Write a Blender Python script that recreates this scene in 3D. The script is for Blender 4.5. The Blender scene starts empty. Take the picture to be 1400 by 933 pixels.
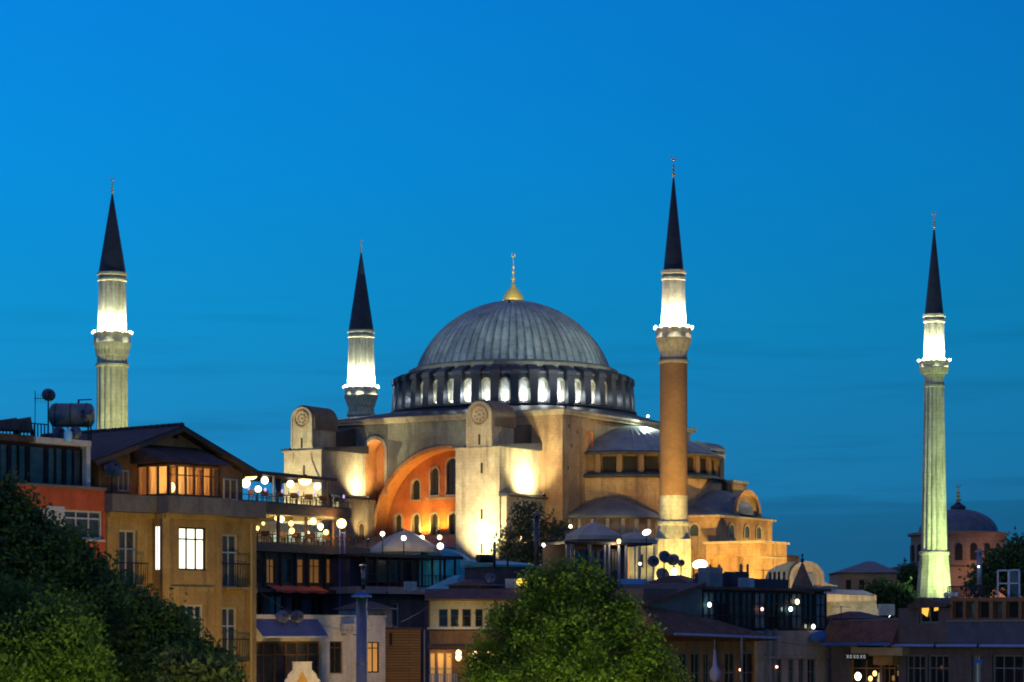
import bpy, math, random
import numpy as np
from mathutils import Vector, Matrix

random.seed(7)
RNG = np.random.default_rng(7)
PI = math.pi
S = bpy.context.scene
COL = S.collection

# ------------------------------------------------------------------ camera
F, HOR, CZ = 3500.0, 870.0, 18.0          # focal length in photo pixels, horizon row, eye height
cam_d = bpy.data.cameras.new('camera')
cam_d.sensor_width = 36.0
cam_d.lens = 90.0
cam_d.shift_y = (HOR - 466.5) / 1400.0
cam_d.clip_start = 0.5
cam_d.clip_end = 20000
cam = bpy.data.objects.new('camera', cam_d)
cam.location = (0, 0, CZ)
cam.rotation_euler = (PI / 2, 0, 0)
COL.objects.link(cam)
S.camera = cam

# ------------------------------------------------------------------ dusk sky
W = bpy.data.worlds.new('World')
S.world = W
W.use_nodes = True
nt = W.node_tree
nt.nodes.clear()
def wn(t, **kw):
    n = nt.nodes.new(t)
    for k, v in kw.items():
        setattr(n, k, v)
    return n
wl = nt.links.new
tc = wn('ShaderNodeTexCoord')
sep = wn('ShaderNodeSeparateXYZ')
wl(tc.outputs['Generated'], sep.inputs[0])
ramp = wn('ShaderNodeValToRGB')
SKY = [(0.00, (0.020, 0.150, 0.330)), (0.035, (0.014, 0.170, 0.380)), (0.055, (0.012, 0.200, 0.440)), (0.12, (0.003, 0.245, 0.545)),
       (0.18, (0.001, 0.232, 0.630)), (0.25, (0.001, 0.202, 0.645)), (0.45, (0.105, 0.150, 0.42)), (1.0, (0.120, 0.130, 0.36))]
els = ramp.color_ramp.elements
while len(els) < len(SKY):
    els.new(0.5)
for e, (p, c) in zip(els, SKY):
    e.position = p
    e.color = (*c, 1)
wl(sep.outputs['Z'], ramp.inputs[0])
# brighter towards the west (left), where the sun went down
az = wn('ShaderNodeMapRange')
az.inputs['From Min'].default_value = -0.21
az.inputs['From Max'].default_value = 0.21
az.inputs['To Min'].default_value = 1.16
az.inputs['To Max'].default_value = 0.80
wl(sep.outputs['X'], az.inputs['Value'])
mul = wn('ShaderNodeVectorMath', operation='SCALE')
wl(ramp.outputs[0], mul.inputs[0])
wl(az.outputs[0], mul.inputs['Scale'])
# faint streaks of cloud low in the east
mp = wn('ShaderNodeMapping')
mp.inputs['Scale'].default_value = (3.0, 3.0, 44.0)
wl(tc.outputs['Generated'], mp.inputs[0])
cn = wn('ShaderNodeTexNoise')
cn.inputs['Scale'].default_value = 3.2
cn.inputs['Detail'].default_value = 4.0
wl(mp.outputs[0], cn.inputs['Vector'])
cr = wn('ShaderNodeMapRange')
cr.inputs['From Min'].default_value = 0.50
cr.inputs['From Max'].default_value = 0.72
cr.inputs['To Min'].default_value = 1.0
cr.inputs['To Max'].default_value = 0.80
wl(cn.outputs['Fac'], cr.inputs['Value'])
mul2 = wn('ShaderNodeVectorMath', operation='SCALE')
wl(mul.outputs[0], mul2.inputs[0])
low = wn('ShaderNodeMapRange')           # no streaks high up
low.inputs['From Min'].default_value = 0.09
low.inputs['From Max'].default_value = 0.14
low.inputs['To Min'].default_value = 0.0
low.inputs['To Max'].default_value = 1.0
wl(sep.outputs['Z'], low.inputs['Value'])
mxf = wn('ShaderNodeMix')
mxf.data_type = 'FLOAT'
wl(low.outputs[0], mxf.inputs[0])
wl(cr.outputs[0], mxf.inputs[2])
mxf.inputs[3].default_value = 1.0
def rng(src, a, b, c, d):
    n = wn('ShaderNodeMapRange', interpolation_type='SMOOTHSTEP')
    for k, v in zip(('From Min', 'From Max', 'To Min', 'To Max'), (a, b, c, d)): n.inputs[k].default_value = v
    wl(src, n.inputs['Value'])
    return n.outputs[0]
def mth(op, a, b):
    n = wn('ShaderNodeMath', operation=op)
    for i, q in enumerate((a, b)):
        if isinstance(q, float): n.inputs[i].default_value = q
        else: wl(q, n.inputs[i])
    return n.outputs[0]
# a low bank of dull cloud in the east, its top edge broken by noise
edge = mth('ADD', sep.outputs['Z'], mth('MULTIPLY', mth('SUBTRACT', cn.outputs['Fac'], 0.5), 0.05))
bank = mth('MULTIPLY', rng(edge, 0.045, 0.056, 1.0, 0.0), rng(sep.outputs['X'], 0.03, 0.11, 0.0, 1.0))
wl(mth('MULTIPLY', mxf.outputs[0], mth('SUBTRACT', 1.0, mth('MULTIPLY', bank, 0.24))), mul2.inputs['Scale'])
bg = wn('ShaderNodeBackground')
bg.inputs['Strength'].default_value = 1.0
wl(mul2.outputs[0], bg.inputs['Color'])
# the last of the daylight from the atmosphere itself
sk = wn('ShaderNodeTexSky', sky_type='NISHITA')
sk.sun_disc = False
sk.sun_elevation = math.radians(-3.0)
sk.sun_rotation = math.radians(-100)
bg2 = wn('ShaderNodeBackground')
bg2.inputs['Strength'].default_value = 0.02
wl(sk.outputs[0], bg2.inputs['Color'])
ad = wn('ShaderNodeAddShader')
wl(bg.outputs[0], ad.inputs[0])
wl(bg2.outputs[0], ad.inputs[1])
wo = wn('ShaderNodeOutputWorld')
wl(ad.outputs[0], wo.inputs['Surface'])

sun_d = bpy.data.lights.new('afterglow', 'SUN')
sun_d.energy = 0.04
sun_d.angle = math.radians(25)
sun_d.color = (0.75, 0.85, 1.0)
sun = bpy.data.objects.new('afterglow', sun_d)
sun.rotation_euler = (math.radians(75), 0, math.radians(-75))
COL.objects.link(sun)

S.render.engine = 'CYCLES'
S.view_settings.view_transform = 'Standard'
S.view_settings.look = 'None'
S.view_settings.exposure = 0.0
S.view_settings.gamma = 1.0
S.cycles.use_denoising = True
S.cycles.max_bounces = 6
S.cycles.diffuse_bounces = 3
S.cycles.sample_clamp_indirect = 4.0
S.cycles.use_light_tree = True
S.cycles.filter_width = 1.9

# ------------------------------------------------------------------ helpers
def ground_z(y):
    if y < 120: return 0.0
    if y < 330: return 15.0 * (y - 120) / 210.0
    if y < 620: return 15.0
    return max(-2.0, 15.0 - 15.0 * (y - 620) / 1500.0)

def P(px, py, D):
    return Vector(((px - 700) / F * D, D, CZ + (HOR - py) / F * D))

def M(name, c, rough=0.8, metal=0.0, var=0.0, scale=1.0, c2=None, bump=0.0, bscale=None, stretch=(1, 1, 1), spec=0.4, coat=0.0):
    m = bpy.data.materials.new(name)
    m.use_nodes = True
    t = m.node_tree
    b = t.nodes['Principled BSDF']
    b.inputs['Roughness'].default_value = rough
    b.inputs['Metallic'].default_value = metal
    b.inputs['Specular IOR Level'].default_value = spec
    b.inputs['Base Color'].default_value = (*c, 1)
    if coat: b.inputs['Coat Weight'].default_value = coat
    if var or bump or c2:
        co = t.nodes.new('ShaderNodeTexCoord')
        mpn = t.nodes.new('ShaderNodeMapping')
        mpn.inputs['Scale'].default_value = stretch
        t.links.new(co.outputs['Object'], mpn.inputs[0])
        n = t.nodes.new('ShaderNodeTexNoise')
        n.inputs['Scale'].default_value = scale
        n.inputs['Detail'].default_value = 7
        n.inputs['Roughness'].default_value = 0.68
        t.links.new(mpn.outputs[0], n.inputs['Vector'])
        r = t.nodes.new('ShaderNodeValToRGB')
        a = c2 if c2 else tuple(x * (1 - var) for x in c)
        z = c if c2 else tuple(min(1, x * (1 + var)) for x in c)
        r.color_ramp.elements[0].position = 0.34
        r.color_ramp.elements[1].position = 0.66
        r.color_ramp.elements[0].color = (*a, 1)
        r.color_ramp.elements[1].color = (*z, 1)
        t.links.new(n.outputs['Fac'], r.inputs[0])
        t.links.new(r.outputs[0], b.inputs['Base Color'])
        if bump:
            n2 = t.nodes.new('ShaderNodeTexNoise')
            n2.inputs['Scale'].default_value = bscale or scale * 4
            n2.inputs['Detail'].default_value = 5
            t.links.new(mpn.outputs[0], n2.inputs['Vector'])
            bp = t.nodes.new('ShaderNodeBump')
            bp.inputs['Strength'].default_value = bump
            bp.inputs['Distance'].default_value = 0.15
            t.links.new(n2.outputs['Fac'], bp.inputs['Height'])
            t.links.new(bp.outputs[0], b.inputs['Normal'])
    return m

def brick(name, c1, c2, mortar, sx=0.25, sy=0.08, rough=0.9, cyl=False):
    m = bpy.data.materials.new(name)
    m.use_nodes = True
    t = m.node_tree
    b = t.nodes['Principled BSDF']
    b.inputs['Roughness'].default_value = rough
    co = t.nodes.new('ShaderNodeTexCoord')
    vec = co.outputs['Object']
    sp = t.nodes.new('ShaderNodeSeparateXYZ')
    t.links.new(vec, sp.inputs[0])
    cb = t.nodes.new('ShaderNodeCombineXYZ')
    if cyl:
        at = t.nodes.new('ShaderNodeMath'); at.operation = 'ARCTAN2'
        t.links.new(sp.outputs[1], at.inputs[0]); t.links.new(sp.outputs[0], at.inputs[1])
        ml = t.nodes.new('ShaderNodeMath'); ml.operation = 'MULTIPLY'; ml.inputs[1].default_value = cyl
        t.links.new(at.outputs[0], ml.inputs[0])
        t.links.new(ml.outputs[0], cb.inputs[0])
    else:
        su = t.nodes.new('ShaderNodeMath'); su.operation = 'ADD'
        t.links.new(sp.outputs[0], su.inputs[0]); t.links.new(sp.outputs[1], su.inputs[1])
        t.links.new(su.outputs[0], cb.inputs[0])
    t.links.new(sp.outputs[2], cb.inputs[1])
    bk = t.nodes.new('ShaderNodeTexBrick')
    bk.inputs['Scale'].default_value = 1.0
    bk.inputs['Brick Width'].default_value = sx
    bk.inputs['Row Height'].default_value = sy
    bk.inputs['Mortar Size'].default_value = sy * 0.12
    bk.inputs['Color1'].default_value = (*c1, 1)
    bk.inputs['Color2'].default_value = (*c2, 1)
    bk.inputs['Mortar'].default_value = (*mortar, 1)
    t.links.new(cb.outputs[0], bk.inputs['Vector'])
    n = t.nodes.new('ShaderNodeTexNoise'); n.inputs['Scale'].default_value = 0.35; n.inputs['Detail'].default_value = 6
    t.links.new(vec, n.inputs['Vector'])
    mr = t.nodes.new('ShaderNodeMapRange'); mr.inputs['To Min'].default_value = 0.55; mr.inputs['To Max'].default_value = 1.4
    t.links.new(n.outputs['Fac'], mr.inputs['Value'])
    sc = t.nodes.new('ShaderNodeVectorMath'); sc.operation = 'SCALE'
    t.links.new(bk.outputs['Color'], sc.inputs[0]); t.links.new(mr.outputs[0], sc.inputs['Scale'])
    t.links.new(sc.outputs[0], b.inputs['Base Color'])
    return m

def plaster(name, c, stain, c3=None, scale=0.22, rough=0.92, streak=0.5, course=None):
    """weathered render: broad patches, vertical streaks running down the wall, fine grain"""
    m = bpy.data.materials.new(name)
    m.use_nodes = True
    t = m.node_tree
    b = t.nodes['Principled BSDF']
    b.inputs['Roughness'].default_value = rough
    b.inputs['Specular IOR Level'].default_value = 0.2
    co = t.nodes.new('ShaderNodeTexCoord')
    def noise(sc, st, det=6, lo=0.4, hi=0.62):
        mp_ = t.nodes.new('ShaderNodeMapping'); mp_.inputs['Scale'].default_value = st
        t.links.new(co.outputs['Object'], mp_.inputs[0])
        n = t.nodes.new('ShaderNodeTexNoise'); n.inputs['Scale'].default_value = sc; n.inputs['Detail'].default_value = det; n.inputs['Roughness'].default_value = 0.65
        t.links.new(mp_.outputs[0], n.inputs['Vector'])
        r = t.nodes.new('ShaderNodeMapRange'); r.inputs['From Min'].default_value = lo; r.inputs['From Max'].default_value = hi
        t.links.new(n.outputs['Fac'], r.inputs['Value'])
        return r.outputs[0], n
    def mix(fac, a, bb):
        x = t.nodes.new('ShaderNodeMix'); x.data_type = 'RGBA'
        t.links.new(fac, x.inputs[0])
        for s, i in ((a, 6), (bb, 7)):
            if isinstance(s, tuple): x.inputs[i].default_value = (*s, 1)
            else: t.links.new(s, x.inputs[i])
        return x.outputs[2]
    f1, _ = noise(scale, (1, 1, 1))
    col = mix(f1, c, c3 if c3 else tuple(x * 0.78 for x in c))
    f4, _ = noise(scale * 3.3, (1, 1, 0.7), 8, 0.46, 0.60)
    ms4 = t.nodes.new('ShaderNodeMath'); ms4.operation = 'MULTIPLY'; ms4.inputs[1].default_value = .42
    t.links.new(f4, ms4.inputs[0])
    col = mix(ms4.outputs[0], col, tuple(x * .55 for x in c))
    f2, _ = noise(scale * 4, (1, 1, 0.09), 7, 0.5, 0.72)
    ms = t.nodes.new('ShaderNodeMath'); ms.operation = 'MULTIPLY'; ms.inputs[1].default_value = streak
    t.links.new(f2, ms.inputs[0])
    col = mix(ms.outputs[0], col, stain)
    if course:
        sp = t.nodes.new('ShaderNodeSeparateXYZ'); t.links.new(co.outputs['Object'], sp.inputs[0])
        su = t.nodes.new('ShaderNodeMath'); su.operation = 'ADD'; t.links.new(sp.outputs[0], su.inputs[0]); t.links.new(sp.outputs[1], su.inputs[1])
        cb = t.nodes.new('ShaderNodeCombineXYZ'); t.links.new(su.outputs[0], cb.inputs[0]); t.links.new(sp.outputs[2], cb.inputs[1])
        bk = t.nodes.new('ShaderNodeTexBrick'); bk.inputs['Scale'].default_value = 1
        bk.inputs['Brick Width'].default_value = course[0]; bk.inputs['Row Height'].default_value = course[1]; bk.inputs['Mortar Size'].default_value = course[1] * .09
        bk.inputs['Color1'].default_value = (1.12, 1.10, 1.06, 1); bk.inputs['Color2'].default_value = (.84, .84, .86, 1); bk.inputs['Mortar'].default_value = (.52, .50, .48, 1)
        t.links.new(cb.outputs[0], bk.inputs['Vector'])
        mm = t.nodes.new('ShaderNodeMix'); mm.data_type = 'RGBA'; mm.blend_type = 'MULTIPLY'; mm.inputs[0].default_value = course[2]
        t.links.new(col, mm.inputs[6]); t.links.new(bk.outputs['Color'], mm.inputs[7])
        col = mm.outputs[2]
    f3, n3 = noise(scale * 12, (1, 1, 1), 5, 0.2, 0.8)
    sc = t.nodes.new('ShaderNodeMapRange'); sc.inputs['To Min'].default_value = 0.8; sc.inputs['To Max'].default_value = 1.15
    t.links.new(f3, sc.inputs['Value'])
    vs = t.nodes.new('ShaderNodeVectorMath'); vs.operation = 'SCALE'
    t.links.new(col, vs.inputs[0]); t.links.new(sc.outputs[0], vs.inputs['Scale'])
    t.links.new(vs.outputs[0], b.inputs['Base Color'])
    bp = t.nodes.new('ShaderNodeBump'); bp.inputs['Strength'].default_value = 0.5; bp.inputs['Distance'].default_value = 0.12
    t.links.new(n3.outputs['Fac'], bp.inputs['Height'])
    t.links.new(bp.outputs[0], b.inputs['Normal'])
    return m

def E(name, c, s):
    m = bpy.data.materials.new(name)
    m.use_nodes = True
    t = m.node_tree
    b = t.nodes['Principled BSDF']
    b.inputs['Base Color'].default_value = (*c, 1)
    b.inputs['Emission Color'].default_value = (*c, 1)
    b.inputs['Emission Strength'].default_value = s
    return m

def leafmat(name, c, c2):
    m = bpy.data.materials.new(name)
    m.use_nodes = True
    t = m.node_tree
    b = t.nodes['Principled BSDF']
    b.inputs['Roughness'].default_value = 0.6
    b.inputs['Specular IOR Level'].default_value = 0.3
    co = t.nodes.new('ShaderNodeTexCoord')
    n = t.nodes.new('ShaderNodeTexNoise'); n.inputs['Scale'].default_value = 1.6; n.inputs['Detail'].default_value = 5
    t.links.new(co.outputs['Object'], n.inputs['Vector'])
    r = t.nodes.new('ShaderNodeValToRGB')
    r.color_ramp.elements[0].position = 0.35; r.color_ramp.elements[1].position = 0.68
    r.color_ramp.elements[0].color = (*c, 1); r.color_ramp.elements[1].color = (*c2, 1)
    t.links.new(n.outputs['Fac'], r.inputs[0])
    t.links.new(r.outputs[0], b.inputs['Base Color'])
    tr = t.nodes.new('ShaderNodeBsdfTranslucent')
    t.links.new(r.outputs[0], tr.inputs['Color'])
    mx = t.nodes.new('ShaderNodeMixShader'); mx.inputs[0].default_value = 0.3
    t.links.new(b.outputs[0], mx.inputs[1]); t.links.new(tr.outputs[0], mx.inputs[2])
    t.links.new(mx.outputs[0], t.nodes['Material Output'].inputs['Surface'])
    return m

class MB:
    """collects shapes and links them as ONE mesh object"""
    def __init__(s, oz=0.0):
        s.v, s.f, s.oz = [], [], oz
    def add(s, vs, fs):
        o = len(s.v)
        s.v += [tuple(x) for x in vs]
        s.f += [tuple(i + o for i in f) for f in fs]
        return s
    def quad(s, a, b, c, d):
        return s.add([a, b, c, d], [(0, 1, 2, 3)])
    def box(s, x0, x1, y0, y1, z0, z1):
        if x0 > x1: x0, x1 = x1, x0
        if y0 > y1: y0, y1 = y1, y0
        if z0 > z1: z0, z1 = z1, z0
        return s.add([(x0, y0, z0), (x1, y0, z0), (x1, y1, z0), (x0, y1, z0), (x0, y0, z1), (x1, y0, z1), (x1, y1, z1), (x0, y1, z1)],
                     [(0, 3, 2, 1), (4, 5, 6, 7), (0, 1, 5, 4), (1, 2, 6, 5), (2, 3, 7, 6), (3, 0, 4, 7)])
    def prism(s, poly, axis, a0, a1):
        """polygon extruded along axis; poly in the remaining two axes (order x,y,z)"""
        n = len(poly)
        def pt(p, a):
            if axis == 'x': return (a, p[0], p[1])
            if axis == 'y': return (p[0], a, p[1])
            return (p[0], p[1], a)
        vs = [pt(p, a0) for p in poly] + [pt(p, a1) for p in poly]
        fs = [tuple(range(n)), tuple(range(2 * n - 1, n - 1, -1))]
        fs += [(i, (i + 1) % n, (i + 1) % n + n, i + n) for i in range(n)]
        return s.add(vs, fs)
    def lathe(s, prof, seg=32, cx=0, cy=0, a0=0.0, a1=2 * PI, rf=None):
        full = abs(a1 - a0 - 2 * PI) < 1e-6
        n = seg if full else seg + 1
        vs = []
        for (r, z) in prof:
            for i in range(n):
                a = a0 + (a1 - a0) * i / seg
                k = rf(a) if rf else 1.0
                vs.append((cx + r * k * math.cos(a), cy + r * k * math.sin(a), z))
        fs = []
        for j in range(len(prof) - 1):
            for i in range(seg):
                i2 = (i + 1) % n
                fs.append((j * n + i, j * n + i2, (j + 1) * n + i2, (j + 1) * n + i))
        if full:
            if prof[0][0] > 1e-4: fs.append(tuple(range(n - 1, -1, -1)))
            if prof[-1][0] > 1e-4: fs.append(tuple((len(prof) - 1) * n + i for i in range(n)))
        return s.add(vs, fs)
    def tube(s, p0, p1, r0, r1=None, seg=8):
        r1 = r0 if r1 is None else r1
        p0, p1 = Vector(p0), Vector(p1)
        d = (p1 - p0).normalized()
        u = d.orthogonal().normalized()
        w = d.cross(u)
        vs = []
        for p, r in ((p0, r0), (p1, r1)):
            for i in range(seg):
                a = 2 * PI * i / seg
                vs.append(p + u * (r * math.cos(a)) + w * (r * math.sin(a)))
        fs = [(i, (i + 1) % seg, (i + 1) % seg + seg, i + seg) for i in range(seg)]
        fs += [tuple(range(seg - 1, -1, -1)), tuple(range(seg, 2 * seg))]
        return s.add(vs, fs)
    def ball(s, c, rx, ry=None, rz=None, seg=14, rings=8):
        ry = rx if ry is None else ry
        rz = rx if rz is None else rz
        vs = [(c[0], c[1], c[2] - rz)]
        for j in range(1, rings):
            t = PI * j / rings
            for i in range(seg):
                a = 2 * PI * i / seg
                vs.append((c[0] + rx * math.sin(t) * math.cos(a), c[1] + ry * math.sin(t) * math.sin(a), c[2] - rz * math.cos(t)))
        vs.append((c[0], c[1], c[2] + rz))
        fs = [(0, 1 + (i + 1) % seg, 1 + i) for i in range(seg)]
        for j in range(rings - 2):
            for i in range(seg):
                a, b = 1 + j * seg + i, 1 + j * seg + (i + 1) % seg
                fs.append((a, b, b + seg, a + seg))
        l = len(vs) - 1
        o = 1 + (rings - 2) * seg
        fs += [(l, o + i, o + (i + 1) % seg) for i in range(seg)]
        return s.add(vs, fs)
    def wall(s, x0, x1, z0, z1, y, holes=(), depth=0.25):
        """a front at y with rectangular openings and reveals going back by depth"""
        xs = sorted({x0, x1, *[min(max(h[0], x0), x1) for h in holes], *[min(max(h[1], x0), x1) for h in holes]})
        zs = sorted({z0, z1, *[min(max(h[2], z0), z1) for h in holes], *[min(max(h[3], z0), z1) for h in holes]})
        for a, b in zip(xs, xs[1:]):
            for c, d in zip(zs, zs[1:]):
                mx_, mz_ = (a + b) / 2, (c + d) / 2
                if any(h[0] < mx_ < h[1] and h[2] < mz_ < h[3] for h in holes): continue
                s.quad((a, y, c), (b, y, c), (b, y, d), (a, y, d))
        for (a, b, c, d) in holes:
            e = y + depth
            s.quad((a, y, c), (a, y, d), (a, e, d), (a, e, c))
            s.quad((b, y, c), (b, e, c), (b, e, d), (b, y, d))
            s.quad((a, y, d), (b, y, d), (b, e, d), (a, e, d))
            s.quad((a, y, c), (a, e, c), (b, e, c), (b, y, c))
        return s
    def shell(s, x0, x1, y0, y1, z0, z1, holes=(), depth=0.25):
        """a building's walls: pierced front at y0, plain other sides"""
        s.wall(x0, x1, z0, z1, y0, holes, depth)
        s.quad((x1, y0, z0), (x1, y1, z0), (x1, y1, z1), (x1, y0, z1))
        s.quad((x0, y1, z0), (x0, y0, z0), (x0, y0, z1), (x0, y1, z1))
        s.quad((x1, y1, z0), (x0, y1, z0), (x0, y1, z1), (x1, y1, z1))
        s.quad((x0, y0, z1), (x1, y0, z1), (x1, y1, z1), (x0, y1, z1))
        return s
    def build(s, name, mat, parent=None, smooth=False):
        me = bpy.data.meshes.new(name)
        me.from_pydata([(x, y, z - s.oz) for x, y, z in s.v], [], s.f)
        me.update()
        if smooth:
            for p in me.polygons: p.use_smooth = True
        if mat: me.materials.append(mat)
        o = bpy.data.objects.new(name, me)
        COL.objects.link(o)
        if parent: o.parent = parent
        return o

def tag(o, label, cat, group=None, kind=None):
    if label: o['label'] = label
    if cat: o['category'] = cat
    if group: o['group'] = group
    if kind: o['kind'] = kind
    return o

def empty(name, loc, label, cat, rz=0.0, group=None):
    o = bpy.data.objects.new(name, None)
    o.empty_display_size = 0.5
    o.location = loc
    o.rotation_euler = (0, 0, rz)
    COL.objects.link(o)
    return tag(o, label, cat, group)

def copy_tree(o, parent=None):
    c = o.copy()
    COL.objects.link(c)
    c.parent = parent
    for ch in list(o.children):
        copy_tree(ch, c)
    return c

def light(kind, name, loc, energy, color, parent=None, target=None, angle=60, blend=0.6, size=0.15):
    d = bpy.data.lights.new(name, kind)
    d.energy = energy
    d.color = color
    d.shadow_soft_size = size
    if kind == 'SPOT':
        d.spot_size = math.radians(angle)
        d.spot_blend = blend
    o = bpy.data.objects.new(name, d)
    o.location = loc
    if target is not None:
        o.rotation_euler = (Vector(target) - Vector(loc)).to_track_quat('-Z', 'Y').to_euler()
    COL.objects.link(o)
    if parent: o.parent = parent
    return o

def smooth_by_angle(o, deg=35):
    me = o.data
    for p in me.polygons: p.use_smooth = True
    try: me.set_sharp_from_angle(angle=math.radians(deg))
    except Exception: pass
    return o

class Fr:
    """a street front: local x along the front, y into the building, heights in world metres"""
    def __init__(s, pl, dl, pr, dr):
        s.A = Vector(((pl - 700) / F * dl, dl))
        B = Vector(((pr - 700) / F * dr, dr))
        s.L = (B - s.A).length
        s.d = (B - s.A) / s.L
        s.n = Vector((-s.d.y, s.d.x))
        s.rz = math.atan2(s.d.y, s.d.x)
    def u(s, px, off=0.0):
        k = (px - 700) / F
        return (k * (s.A.y + off * s.n.y) - s.A.x - off * s.n.x) / (s.d.x - k * s.d.y)
    def z(s, px, py, off=0.0):
        D = s.A.y + s.u(px, off) * s.d.y + off * s.n.y
        return CZ + (HOR - py) / F * D
    def r(s, x0, y0, x1, y1, off=0.0):
        m = (x0 + x1) / 2
        return (s.u(x0, off), s.u(x1, off), s.z(m, y1, off), s.z(m, y0, off))
    def root(s, name, label, cat, group=None):
        s.zb = ground_z(s.A.y) - 0.02
        s.o = empty(name, (s.A.x, s.A.y, s.zb), label, cat, s.rz, group)
        return s.o
    def mb(s): return MB(s.zb)
    def w(s, x, y, z):
        """local to world"""
        return Vector((s.A.x + x * s.d.x + y * s.n.x, s.A.y + x * s.d.y + y * s.n.y, z))

def window(fr, x0, x1, z0, z1, y, nx=2, zs=(0.68,), fm=None, pm=None, fw=0.07, name='window'):
    """frame with mullions, and its pane as a sub-part"""
    m = fr.mb()
    m.box(x0, x0 + fw, y - 0.03, y + 0.05, z0, z1).box(x1 - fw, x1, y - 0.03, y + 0.05, z0, z1)
    m.box(x0 + fw, x1 - fw, y - 0.03, y + 0.05, z0, z0 + fw).box(x0 + fw, x1 - fw, y - 0.03, y + 0.05, z1 - fw, z1)
    for i in range(1, nx):
        xc = x0 + (x1 - x0) * i / nx
        m.box(xc - fw * .4, xc + fw * .4, y - 0.02, y + 0.04, z0 + fw, z1 - fw)
    for q in zs:
        zc = z0 + (z1 - z0) * q
        m.box(x0 + fw, x1 - fw, y - 0.025, y + 0.045, zc - fw * .4, zc + fw * .4)
    f = m.build(name, fm, fr.o)
    p = fr.mb().box(x0 + .01, x1 - .01, y + 0.06, y + 0.075, z0 + .01, z1 - .01).build('pane', pm, f)
    return f

def leaves(mb, c, rad, n_cl, per, size, spread, flat=1.0, seed=0, shell=0.55):
    """leaf quads in clusters through an ellipsoid's volume"""
    rng = np.random.default_rng(seed)
    c = np.array(c, float); rad = np.array(rad, float)
    d = rng.normal(size=(n_cl, 3)); d /= np.linalg.norm(d, axis=1)[:, None]
    rr = shell + (1 - shell) * rng.random(n_cl) ** 0.6
    rr *= 1 + 0.16 * np.sin(d[:, 0] * 5 + seed) * np.cos(d[:, 2] * 6 + seed * 2)
    cc = c + d * rad * rr[:, None]
    p = np.repeat(cc, per, 0) + rng.normal(size=(n_cl * per, 3)) * np.array([spread, spread, spread * flat])
    n = len(p)
    t1 = rng.normal(size=(n, 3)); t1 /= np.linalg.norm(t1, axis=1)[:, None]
    t2 = rng.normal(size=(n, 3)); t2 = np.cross(t1, t2); t2 /= np.linalg.norm(t2, axis=1)[:, None]
    sz = size * (0.6 + 0.8 * rng.random((n, 1)))
    a, b = t1 * sz, t2 * sz * 0.5
    vs = np.stack([p - a, p + b, p + a, p - b], 1).reshape(-1, 3)
    mb.chunks = getattr(mb, 'chunks', []) + [vs]
    return mb

def build_leaves(mb, name, mat, parent):
    vs = np.concatenate(mb.chunks).copy()
    vs[:, 2] -= mb.oz
    n = len(vs) // 4
    me = bpy.data.meshes.new(name)
    me.vertices.add(len(vs)); me.vertices.foreach_set('co', vs.ravel())
    me.loops.add(n * 4); me.loops.foreach_set('vertex_index', np.arange(n * 4))
    me.polygons.add(n); me.polygons.foreach_set('loop_start', np.arange(n) * 4)
    me.update(calc_edges=True); me.validate()
    me.materials.append(mat)
    o = bpy.data.objects.new(name, me)
    COL.objects.link(o)
    o.parent = parent
    return o

# ------------------------------------------------------------------ materials
m_cream = plaster('cream_render', (0.48, 0.40, 0.28), (0.15, 0.125, 0.085), (0.36, 0.27, 0.19), streak=.85, course=(1.3, .5, .16))
m_pink = plaster('pink_render', (0.40, 0.27, 0.145), (0.13, 0.085, 0.055), (0.27, 0.15, 0.09), streak=.8, course=(1.2, .45, .2))
m_grey_r = plaster('grey_green_render', (0.25, 0.25, 0.19), (0.07, 0.07, 0.055), (0.18, 0.155, 0.12), streak=.8, course=(1.3, .5, .16))
m_shaded_pink = plaster('shaded_pink_render', (0.24, 0.155, 0.085), (0.10, 0.065, 0.04), (0.17, 0.10, 0.06), streak=.8)  # half drum render, darkened to paint in the shade above the ledge
m_orange = plaster('orange_render', (0.52, 0.19, 0.055), (0.25, 0.08, 0.03), (0.46, 0.14, 0.04), streak=0.3)
m_orange2 = plaster('pale_orange_render', (0.60, 0.27, 0.09), (0.35, 0.13, 0.05), (0.55, 0.22, 0.07), streak=0.2)
m_lead = M('lead_sheet', (0.10, 0.115, 0.135), 0.55, 0.35, 0.3, 0.5, bump=0.15)
m_dome = M('dome_lead', (0.20, 0.245, 0.25), 0.46, 0.2, 0.35, 0.45, bump=0.25, stretch=(1, 1, 0.4))
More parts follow.
